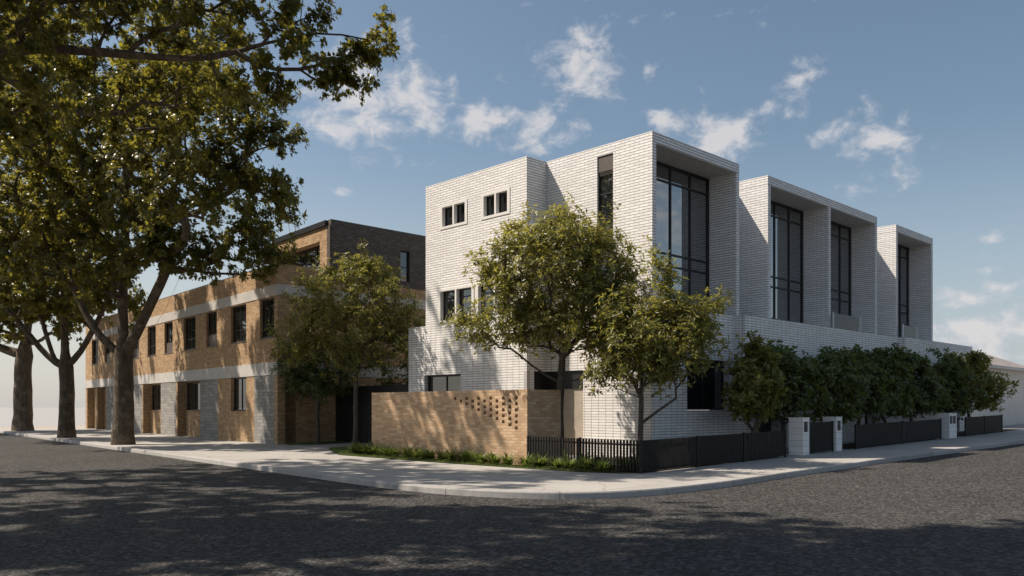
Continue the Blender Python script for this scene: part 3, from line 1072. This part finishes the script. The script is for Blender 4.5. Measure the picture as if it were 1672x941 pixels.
def grow(rng, base, trunk_top, trunk_r, crowns, limbs, tip_r, lean=(0, 0), gap=.0, up=.35, seg=.45, gfreq=1.9):
    """a branching skeleton: trunk, given limbs, then twigs reaching for points in the crown volume"""
    pos, par = [], []

    def add(p, q):
        pos.append(np.array(p, float))
        par.append(q)
        return len(pos) - 1

    base = np.array(base, float)
    th = trunk_top - base[2]
    k = max(int(th / .5), 3)
    cur = add(base - np.array((0, 0, .12)), -1)
    for i in range(1, k + 1):
        t = i / k
        w = np.array((rng.uniform(-1, 1), rng.uniform(-1, 1), 0)) * .035 * th / 3
        cur = add(base + np.array((lean[0] * t, lean[1] * t, th * t)) + w * (t < 1), cur)
    fork = cur
    first = fork
    for path in limbs:
        start = fork
        q = np.array(path[0], float)
        d = [np.linalg.norm(pos[i] - q) for i in range(first, len(pos))]
        start = first + int(np.argmin(d))
        pts = [pos[start]] + [np.array(p, float) for p in path]
        cur = start
        for i in range(len(pts) - 1):
            L = np.linalg.norm(pts[i + 1] - pts[i])
            n = max(int(L / .6), 1)
            for j in range(1, n + 1):
                p = pts[i] + (pts[i + 1] - pts[i]) * j / n
                p = p + np.array([rng.uniform(-1, 1) for _ in range(3)]) * .07
                cur = add(p, cur)
    tips_xyz = []
    for c, r, n in crowns:
        c, r = np.array(c, float), np.array(r, float)
        got = 0
        tries = 0
        while got < n and tries < n * 30:
            tries += 1
            d = np.array([rng.gauss(0, 1) for _ in range(3)])
            d /= np.linalg.norm(d)
            rad = rng.uniform(0.12, 1) ** .48
            wob = 1 + .30 * mnoise.noise(Vector(d * 1.9 + c * .37))
            p = c + d * r * rad * wob
            if gap and mnoise.noise(Vector(p * (gfreq / max(r, default=1) if max(r) > 1 else gfreq))) < -gap:
                continue
            tips_xyz.append(p)
            got += 1
    f0 = pos[fork]
    tips_xyz.sort(key=lambda p: np.linalg.norm(p - f0))
    tips = []
    P = np.zeros((60000, 3))
    PL = np.zeros(60000)
    m = 0

    def sync():
        nonlocal m
        while m < len(pos):
            P[m] = pos[m]
            PL[m] = 0 if par[m] < 0 else PL[par[m]] + np.linalg.norm(pos[m] - pos[par[m]])
            m += 1
    sync()
    for a in tips_xyz:
        d = P[first:m] - a
        dist = np.sqrt((d * d).sum(1))
        cost = dist + .32 * (PL[first:m] - PL[first]) + up * np.maximum(d[:, 2], 0)
        i = first + int(np.argmin(cost))
        s = pos[i]
        L = np.linalg.norm(a - s)
        pd = s - pos[par[i]]
        pd = pd / (np.linalg.norm(pd) + 1e-9)
        c = s + pd * L * .38 + np.array((0, 0, .08 * L))
        n = max(int(L / seg), 2)
        cur = i
        for j in range(1, n + 1):
            t = j / n
            p = (1 - t) ** 2 * s + 2 * t * (1 - t) * c + t * t * a
            if j < n:
                p = p + np.array([rng.uniform(-1, 1) for _ in range(3)]) * .04
            cur = add(p, cur)
        tips.append(cur)
        sync()
    ch = [[] for _ in pos]
    for i, p_ in enumerate(par):
        if p_ >= 0:
            ch[p_].append(i)
    for _ in range(4):
        new = list(pos)
        for i in range(fork + 1, len(pos)):
            if ch[i] and par[i] >= 0:
                big = ch[i][0]
                new[i] = pos[i] * .5 + pos[par[i]] * .25 + pos[big] * .25
        pos = new
    return pos, par, tips, fork


def branch_mesh(name, pos, par, trunk_r, tip_r, fork, mat, parent, off, min_r=0.0, flare=1.25, limb_k=.72):
    n = len(pos)
    kids = [[] for _ in range(n)]
    for i, p in enumerate(par):
        if p >= 0:
            kids[p].append(i)
    cnt = [0] * n
    for i in range(n - 1, -1, -1):
        cnt[i] = max(1, sum(cnt[k] for k in kids[i]))
    e = math.log(max(cnt[0], 2)) / math.log(trunk_r / tip_r)
    R = [tip_r * c ** (1 / e) for c in cnt]
    dep = [0] * n
    for i in range(1, fork + 1):
        R[i] *= 1 - .14 * i / fork
    for i in range(fork + 1, n):
        dep[i] = dep[par[i]] + 1
        R[i] *= 1 - (1 - limb_k) * min(dep[i] / 3, 1)
    zb = pos[0][2]
    V, Fc = [], []
    stack = [(0, -1)]
    while stack:
        s, frm = stack.pop()
        chain = ([frm] if frm >= 0 else []) + [s]
        cur = s
        while kids[cur]:
            ks = sorted(kids[cur], key=lambda k: -cnt[k])
            for k in ks[1:]:
                stack.append((k, cur))
            cur = ks[0]
            chain.append(cur)
        rr = [R[i] for i in chain]
        if frm >= 0:
            rr[0] = min(R[frm], rr[1] * 1.15)
        if max(rr) < min_r:
            continue
        sides = 16 if max(rr) > .15 else 8 if max(rr) > .05 else 5 if max(rr) > .02 else 3
        pts = [pos[i] for i in chain]
        ref = np.array((1.0, .13, .05))
        start = len(V)
        for i, p in enumerate(pts):
            t = pts[min(i + 1, len(pts) - 1)] - pts[max(i - 1, 0)]
            t = t / (np.linalg.norm(t) + 1e-9)
            x = ref - t * ref.dot(t)
            if np.linalg.norm(x) < 1e-3:
                x = np.array((0, 1.0, 0)) - t * t[1]
            x /= np.linalg.norm(x)
            ref = x
            y = np.cross(t, x)
            r = rr[i]
            hgt = p[2] - zb
            if frm < 0 and hgt < 1.2:
                r *= 1 + (flare - 1) * (1 - hgt / 1.2) ** 2
            for q in range(sides):
                an = 2 * math.pi * q / sides
                bump = 1 + (.13 * mnoise.noise(Vector((math.cos(an) * 1.3, math.sin(an) * 1.3, p[2] * .9))) if sides == 16 else 0)
                V.append(p + (x * math.cos(an) + y * math.sin(an)) * r * bump)
        for i in range(len(pts) - 1):
            for q in range(sides):
                a, b = start + i * sides + q, start + i * sides + (q + 1) % sides
                Fc.append((a, b, b + sides, a + sides))
        Fc.append(tuple(start + (len(pts) - 1) * sides + q for q in range(sides)))
    me = bpy.data.meshes.new(name)
    o = np.array(off)
    me.from_pydata([tuple(v - o) for v in V], [], Fc)
    me.polygons.foreach_set('use_smooth', [True] * len(me.polygons))
    me.materials.append(mat)
    return link(name, me, parent)


def tree(name, label, base, trunk_top, trunk_r, crowns, seed, leaf='lance', size=.11, ros=6, per=7, spread=.34, lmat='leaf_lance',
         bmat='bark_small', limbs=(), group=None, tip_r=.006, lean=(0, 0), gap=.25, up=.35, droop=0.0, cat='tree', seg=.45, flare=1.25, twigs=True, gfreq=1.9):
    rng = random.Random(seed)
    nr = np.random.default_rng(seed)
    T = thing(name, label, cat, base, group)
    pos, par, tips, fork = grow(rng, base, trunk_top, trunk_r, crowns, limbs, tip_r, lean, gap, up, seg, gfreq)
    cc = np.mean([pos[t] for t in tips], axis=0)
    rp, rd = [], []
    for t in tips:
        p = pos[t]
        pd = p - pos[par[t]]
        pd = pd / (np.linalg.norm(pd) + 1e-9)
        for k in range(max(1, int(round(ros * rng.uniform(.55, 1.45))))):
            d = np.array([rng.gauss(0, 1) for _ in range(3)]) * .8 + pd * .9 + np.array((0, 0, .35))
            d /= np.linalg.norm(d)
            q = p + d * spread * rng.uniform(.15, 1.25) if k else p
            if twigs and k:
                pos.append(q)
                par.append(t)
            rp.append(q)
            out = (q - cc)
            out = out / (np.linalg.norm(out) + 1e-9)
            ax = d * .7 + out * .5 + np.array((0, 0, .45))
            rd.append(ax / np.linalg.norm(ax))
    branch_mesh('trunk', pos, par, trunk_r, tip_r, fork, M[bmat], T, base, flare=flare)
    rp, rd = np.array(rp), np.array(rd)
    n = len(rp)
    P = np.repeat(rp, per, 0)
    A = np.repeat(rd, per, 0)
    rnd = nr.normal(size=(n * per, 3))
    perp = rnd - A * (rnd * A).sum(1, keepdims=True)
    perp /= np.linalg.norm(perp, axis=1, keepdims=True) + 1e-9
    el = nr.uniform(-.15, 1.0, (n * per, 1))
    D = perp * 1.0 + A * el
    D[:, 2] -= droop * nr.uniform(.3, 1.3, n * per)
    Nn = A * 1.0 + nr.normal(size=(n * per, 3)) * .35
    P = P + nr.normal(size=P.shape) * .035 * spread / .34 + D * .01
    sz = size * nr.uniform(.65, 1.3, n * per)
    clump = np.repeat(nr.uniform(0, 1, n), per)
    tint = np.clip(.25 * clump + .75 * nr.beta(1.6, 2.4, n * per) + .0, 0, 1)
    leaf_mesh('crown', leaf, P, D, Nn, sz, tint, M[lmat], T, base)
    return T


def pt(px, depth, py=None, z=None):
    """world point at a horizontal bearing and distance (used to lay the trees out from a survey)"""
    x = (px - CX) / F_PX * depth
    return (x, depth, (EYE + (HOR - py) / F_PX * depth) if z is None else z)


PLG = 'plane trees lining the left footpath'
# 1: nearest plane tree on the footpath, three heavy limbs
PK = dict(leaf='plane', ros=9, per=18, lmat='leaf_plane', bmat='bark_plane', droop=.35)
b1 = fw(-3.32, 24.95, 0)
tree('plane_tree', 'nearest big plane tree on the left footpath, trunk forking before the brown building', b1, 3.2, .43,
     [((-18.0, 34.2, 12.8), (6.4, 3.4, 6.0), 320), ((-11.6, 29.4, 11.0), (3.0, 1.6, 3.4), 105), ((-16, 34, 18.5), (6.5, 3.5, 4.5), 50), ((-11.6, 34.6, 7.8), (2.5, 1.0, 1.0), 32), ((-14.6, 34.2, 8.3), (2.4, 1.3, 1.2), 40), ((-18.5, 33.5, 7.8), (3.8, 2, 1.5), 46),
      ((-9.1, 29.4, 10.8), (1.5, 1.1, 2.2), 26), ((-8.0, 29.6, 9.0), (.8, .6, .7), 7), ((-13, 34.6, 17.5), (3, 1.6, 2.0), 44), ((-11, 35.4, 9.6), (1.6, .9, 1.2), 18)],
     11, size=.152, spread=.62,
     limbs=[[(b1[0], b1[1], 5.0), (b1[0] - .05, b1[1] + .1, 8.0), (b1[0] + .2, b1[1], 13)],
            [(b1[0] - .5, b1[1], 3.9), (b1[0] - 1.25, b1[1], 4.9), (b1[0] - 2.2, b1[1] + .2, 6.6), (b1[0] - 3.0, b1[1] + .5, 9)],
            [(b1[0] + .4, b1[1] - .1, 4.1), (b1[0] + 1.1, b1[1] - .3, 5.6), (b1[0] + 2.2, b1[1] - .8, 7.4), (b1[0] + 3.4, b1[1] - 2.0, 9.4)],
            [(b1[0] + .5, b1[1] + .3, 3.9), (b1[0] + 1.1, b1[1] + .8, 5.2), (b1[0] + 2.2, b1[1] + 1.4, 8)]],
     group=PLG, **PK, tip_r=.010, gap=.24, seg=.7)
b2 = fw(-2.54, 35.55, 0)
tree('plane_tree', 'second plane tree along the left footpath, with a short trunk and spreading limbs', b2, 2.9, .40,
     [((-25, 41.8, 12.5), (7.5, 3.8, 6.5), 230), ((-23, 42, 7.6), (5.8, 3.5, 1.9), 80)],
     12, size=.20, spread=.75,
     limbs=[[(b2[0] - .1, b2[1], 4.6), (b2[0] - .4, b2[1] + .2, 9)],
            [(b2[0] - .7, b2[1], 3.7), (b2[0] - 1.8, b2[1], 5.2), (b2[0] - 3.2, b2[1], 6.8), (b2[0] - 4.5, b2[1], 9)],
            [(b2[0] + .5, b2[1], 3.9), (b2[0] + 1.4, b2[1] - .1, 5.6), (b2[0] + 2.4, b2[1] - .2, 7.6), (b2[0] + 3.0, b2[1], 10)],
            [(b2[0] - .5, b2[1] - .3, 4.2), (b2[0] - 1.2, b2[1] - .5, 6.4)]],
     group=PLG, **PK, tip_r=.011, gap=.22, seg=.8)
PK3 = dict(PK, bmat='bark_pale')
b3 = fw(-.79, 51.38, 0)
tree('plane_tree', 'farthest plane tree at the left edge, a stout sunlit-toned trunk near the sand', b3, 4.4, .60,
     [((-34, 54, 13), (8.5, 6, 7), 220), ((-34, 54, 7.2), (6.0, 3.5, 1.9), 70)],
     13, size=.23, spread=.85,
     limbs=[[(b3[0] + .2, b3[1], 6.5), (b3[0] + .6, b3[1], 10)], [(b3[0] - .8, b3[1], 5.2), (b3[0] - 2.2, b3[1], 6.0), (b3[0] - 4.5, b3[1], 6.8), (b3[0] - 6.5, b3[1], 8)],
            [(b3[0] + .8, b3[1], 5.4), (b3[0] + 2.0, b3[1] - .3, 6.6), (b3[0] + 3.6, b3[1] - .5, 8.4)]],
     group=PLG, **PK3, tip_r=.013, gap=.22, seg=.9)
# across the street: one reaches a long branch into the view, two shade the crossing
OPG = 'plane trees across the street'
b4 = fw(-16.2, 14.6, 0)
tree('plane_tree', 'plane tree reaching one long branch across the top left of the view', b4, 5.0, .42,
     [((-18, 20, 13.5), (5.5, 5, 5), 200), ((-11.6, 19.8, 12.4), (3.6, 2.6, 2.2), 120), ((-7.9, 20.4, 12.9), (2.3, 1.6, 1.3), 40), ((-8.2, 20.6, 10.9), (1.6, 1.0, .6), 12),
      ((-5.2, 20.6, 10.9), (1.15, .7, .55), 10), ((-4.6, 20.5, 9.75), (.75, .5, .3), 5), ((-12.5, 20, 9.4), (3.2, 2.0, 1.3), 50), ((-5.9, 20.5, 11.9), (.9, .6, .4), 6), ((-3.6, 20.6, 10.6), (.6, .45, .45), 6), ((-3.9, 20.5, 9.9), (.5, .4, .3), 4), ((-6.6, 20.5, 9.6), (1.2, .7, .35), 7), ((-16, 23.5, 12.5), (4.5, 3, 3), 80), ((-11.2, 26.6, 11.8), (2.4, 1.6, 2.2), 40), ((-9.2, 25.2, 11.6), (1.2, 1.0, 1.2), 14)],
     14, size=.13, spread=.48,
     limbs=[[(-16.5, 20.2, 8.6), (-13, 20.4, 10.5), (-9.5, 20.5, 10.3), (-7.4, 20.5, 10.1), (-6.2, 20.5, 10.45), (-5.4, 20.6, 10.95), (-4.2, 20.6, 11.0), (-3.0, 20.6, 10.6)],
            [(-6.6, 20.5, 9.85), (-5.2, 20.5, 9.8), (-4.6, 20.5, 10.0), (-4.1, 20.5, 10.3)],
            [(-18, 20, 8), (-18.4, 20, 13)]],
     group=OPG, **PK, tip_r=.006, gap=.12, seg=.6, up=.2)
b5 = fw(-16.6, 2.0, 0)
tree('plane_tree', 'plane tree across the street whose crown shades the near left of the crossing', b5, 6.6, .40,
     [((-10.0, 11.2, 12.2), (5.2, 4.4, 3.6), 190), ((-7.4, 8.6, 11.6), (3.4, 2.6, 2.6), 70), ((-15.5, 13.0, 12.2), (4.2, 4.0, 3.2), 130)], 15, size=.17, spread=.66,
     group=OPG, **PK, tip_r=.012, gap=.16, seg=.8)
b6 = fw(-21.5, -4.6, 0)
tree('plane_tree', 'plane tree across the street whose crown shades the bottom right of the crossing', b6, 6.4, .40,
     [((-4.4, 9.6, 11.8), (4.4, 3.2, 2.5), 150), ((-1.0, 12.0, 11.6), (2.6, 1.2, 1.2), 36), ((1.5, 11.6, 11.4), (1.4, .9, .8), 12)], 16, size=.17, spread=.66,
     group=OPG, **PK, tip_r=.012, gap=.14, seg=.8)

# small glossy street trees
YG = 'glossy-leaved young trees'
YK = dict(group=YG, tip_r=.006, gap=.06, gfreq=3.6, leaf='lance', up=.2)
p = pt(581, 32.4, z=0)
tree('young_tree', 'round glossy-leaved young tree beside the end of the tan wall and driveway gate', p, 2.1, .10,
     [((p[0] - .2, p[1], 5.2), (2.45, 2.2, 2.1), 330), ((p[0] - 2.2, p[1] - .2, 4.0), (1.2, 1.0, .9), 40), ((p[0] + .3, p[1], 6.9), (1.3, 1.2, .7), 34), ((p[0] + 1.9, p[1], 4.8), (.9, .8, 1.0), 26), ((p[0], p[1], 3.4), (1.6, 1.2, .6), 26)],
     21, size=.145, ros=7, per=8, spread=.40,
     limbs=[[(p[0] + .02, p[1], 3.2), (p[0], p[1], 5)], [(p[0] - .5, p[1], 2.7), (p[0] - 1.2, p[1], 3.3)], [(p[0] + .5, p[1], 2.7), (p[0] + 1.1, p[1], 3.6)]], **YK)
p = fw(2.5, 18.9, 0)
tree('young_tree', 'small shaded young tree standing against the brown brick side wall', p, 1.7, .085,
     [((p[0] - .3, p[1], 3.2), (1.7, 1.2, 1.3), 110), ((p[0] + .2, p[1] + .1, 2.6), (1.2, .9, .6), 36)],
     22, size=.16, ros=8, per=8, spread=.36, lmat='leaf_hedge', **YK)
q = fw(1.25, 3.42, 0)
p = pt(914, q[1] + .6, z=0)
tree('young_tree', 'tallest glossy-leaved tree in the corner garden, in front of the white entrance wall', p, 1.45, .125,
     [((p[0] - .15, p[1], 5.15), (2.15, 1.7, 1.65), 310), ((p[0] - 1.7, p[1] - .1, 3.75), (1.2, .9, .65), 40), ((p[0] + 1.25, p[1] + .1, 5.3), (1.0, .9, 1.2), 44), ((p[0] + .1, p[1], 6.5), (1.5, 1.1, .65), 44),
      ((p[0] + 1.6, p[1] - .2, 3.6), (1.0, .8, .6), 26), ((p[0] - 2.5, p[1] - .2, 4.1), (.5, .5, .4), 7), ((p[0] - 1.9, p[1], 5.6), (.5, .5, .5), 9), ((p[0] + .1, p[1], 3.6), (1.2, .9, .5), 26)],
     23, size=.15, ros=7, per=8, spread=.46,
     limbs=[[(p[0] + .03, p[1], 2.4), (p[0] + .15, p[1], 4.0)], [(p[0] - .4, p[1], 2.0), (p[0] - .9, p[1], 2.8), (p[0] - 1.3, p[1], 3.4)], [(p[0] + .3, p[1], 1.9), (p[0] + .9, p[1] + .1, 2.45), (p[0] + 1.6, p[1] + .1, 2.9)]], **YK)
p = pt(1046, 22.4, z=.02)
tree('young_tree', 'shorter glossy-leaved tree at the garden corner behind the picket fence', p, 1.15, .082,
     [((p[0] + .35, p[1], 3.35), (1.65, 1.35, 1.2), 240), ((p[0] - .7, p[1], 3.7), (.9, .9, .8), 36), ((p[0] + 1.3, p[1], 3.9), (.7, .7, .6), 20), ((p[0] - 1.0, p[1], 2.5), (.6, .6, .35), 12), ((p[0] + .45, p[1] - .1, 5.0), (.35, .3, .7), 10), ((p[0] + 1.9, p[1], 4.3), (.4, .4, .25), 5)],
     24, size=.15, ros=7, per=8, spread=.42,
     limbs=[[(p[0] + .02, p[1], 1.9), (p[0] + .1, p[1], 2.8)], [(p[0] - .35, p[1], 1.6), (p[0] - .8, p[1], 2.2)], [(p[0] + .35, p[1], 1.5), (p[0] + .9, p[1], 1.85), (p[0] + 1.4, p[1], 2.2)]], **YK)

# hedge trees along the right-hand street
HG = 'dark hedge trees along the white street wall'
hedge = [(1228, 6.95, 1.0, 3.3, .72, 'first hedge tree, sunlit, in front of the ground-floor corner window'),
         (1308, 9.1, 1.15, 3.3, 1.0, 'hedge tree standing behind the slatted gate and first letterbox pillar'),
         (1376, 11.5, .65, 3.2, .95, 'hedge tree with a clear forked trunk beside the second letterbox pillar'),
         (1428, 14.0, .8, 3.25, 1.0, 'hedge tree behind the left half of the long middle picket fence'),
         (1478, 16.4, .8, 3.35, 1.1, 'hedge tree behind the middle join of the long picket fence'),
         (1522, 19.0, .8, 3.4, 1.1, 'hedge tree behind the right end of the long picket fence'),
         (1573, 22.4, .6, 3.35, 1.2, 'hedge tree just past the double letterbox pillar, dark and dense'),
         (1612, 25.6, .7, 3.45, 1.7, 'last hedge tree, spreading over the far picket fence by the pale house')]
for k, (px, u, v, top, rad, lab) in enumerate(hedge):
    z = gz(u)
    q = fw(u, v, z)
    hr = random.Random(300 + k)
    cr = [((q[0], q[1], z + 1.95), (rad * 1.12, rad * .78, 1.0), 90)]
    for j in range(8):
        al = hr.uniform(-1, 1) * rad * 1.0
        cr.append(((q[0] + al * D2[0] + hr.uniform(-.2, .2), q[1] + al * D2[1] + hr.uniform(-.3, .3), z + top - hr.uniform(.15, .95)), (.38, .36, hr.uniform(.3, .62)), 12))
    for j in range(6):
        al = hr.uniform(-1, 1) * rad * 1.15
        cr.append(((q[0] + al * D2[0], q[1] + al * D2[1], z + hr.uniform(1.25, 2.3)), (.38, .35, .32), 9))
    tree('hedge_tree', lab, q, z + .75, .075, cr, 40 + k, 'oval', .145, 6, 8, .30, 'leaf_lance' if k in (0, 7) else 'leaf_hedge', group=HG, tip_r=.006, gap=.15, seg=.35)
q = fw(6.5, 16.4, 0)
tree('leafy_shrub', 'dark leafy shrub rising behind the black driveway gate', q, 1.2, .09,
     [((q[0], q[1], 3.3), (2.4, 1.8, 1.9), 150)], 61, 'oval', .17, 7, 8, .4, 'leaf_hedge', cat='shrub')


# ------------------------------------------------------------------ low planting
def strap_clump(label, loc, seed, h=.42, n=130, group='strappy clumps in the garden bed', name='strappy_plant'):
    nr = np.random.default_rng(seed)
    a = nr.uniform(0, 2 * math.pi, n)
    e = nr.uniform(.25, 1.4, n)
    D = np.stack([np.cos(a) * np.cos(e), np.sin(a) * np.cos(e), np.sin(e)], 1)
    P = np.array(loc)[None, :] + np.stack([np.cos(a), np.sin(a), 0 * a], 1) * nr.uniform(0, .07, n)[:, None]
    N = np.stack([-np.cos(a) * np.sin(e), -np.sin(a) * np.sin(e), np.cos(e)], 1)
    t = leaf_mesh(name, 'strap', P, D, N, h * nr.uniform(.7, 1.2, n), nr.beta(2, 2, n), M['leaf_strap'], None, loc)
    t.obj.location = loc
    return tag(t, label, 'plant', group)


ORD = ['first', 'second', 'third', 'fourth', 'fifth', 'sixth', 'seventh', 'eighth', 'ninth', 'tenth', 'eleventh', 'twelfth', 'thirteenth', 'fourteenth', 'fifteenth', 'sixteenth', 'seventeenth', 'eighteenth']
rr = random.Random(5)
sv = 11.55
for k in range(17):
    v = sv - k * .455 + rr.uniform(-.06, .06)
    strap_clump('strappy green plant at the foot of the tan wall, %s from its left end' % ORD[k], fw(-.42 + rr.uniform(-.08, .08), v, .012), 100 + k, .41 + rr.uniform(-.06, .06))
for k in range(6):
    v = 3.55 - k * .5 + rr.uniform(-.05, .05)
    strap_clump('strappy green plant before the corner picket fence, %s from the tan wall' % ORD[k], fw(-.36 + .035 * k + rr.uniform(-.03, .03), v, .012), 130 + k, .38 + rr.uniform(-.05, .05), name='strappy_plant')
for k, (u, v) in enumerate([(.45, 2.9), (.5, 2.2), (.4, 1.5), (.55, .9), (.4, .45)]):
    strap_clump('strappy plant inside the corner picket fence, %s from the tan wall' % ORD[k], fw(u, v, .03), 150 + k, .42, group='strappy clumps inside the corner fence')


def grass(name, n, region, seed, h=.05):
    """short lawn blades over a base sheet"""
    nr = np.random.default_rng(seed)
    pts = []
    us = [p[0] for p in region]
    vs = [p[1] for p in region]
    rng = random.Random(seed)
    while len(pts) < n:
        u, v = rng.uniform(min(us), max(us)), rng.uniform(min(vs), max(vs))
        ins = False
        for i in range(len(region)):
            (a, b), (c, d) = region[i], region[i - 1]
            if (b > v) != (d > v) and u < (c - a) * (v - b) / (d - b) + a:
                ins = not ins
        if ins:
            pts.append(fw(u, v, gz(u) + .016))
    P = np.array(pts)
    a = nr.uniform(0, 6.28, n)
    D = np.stack([np.cos(a) * .5, np.sin(a) * .5, np.ones(n)], 1)
    N = np.stack([np.cos(a), np.sin(a), -np.ones(n) * .4], 1)
    t = leaf_mesh(name, 'strap', P, D, N, h * nr.uniform(.6, 1.5, n), nr.beta(2, 2, n), M['leaf_strap'], None, (0, 0, 0))
    tag(t, None, None, None, 'stuff')


for k, reg in enumerate([[(-.95, 11.95), (-1.0, 6.0), (-.66, 1.3), (-.2, .2), (-.5, 1.6), (-.66, 6.0), (-.6, 11.95)],
                         [(1.0, 15.6), (1.9, 15.5), (1.8, 14.0), (.6, 12.1), (-.6, 11.97), (-.5, 12.8)],
                         [(1.5, 19.7), (3.7, 19.7), (3.7, 18.6), (2.4, 18.5), (1.3, 19.2)]]):
    patch('lawn', reg, .017 if k == 0 else .010, 'lawn_base')
    grass('grass', 2600 if k == 0 else 3000, reg, 70 + k, .055)
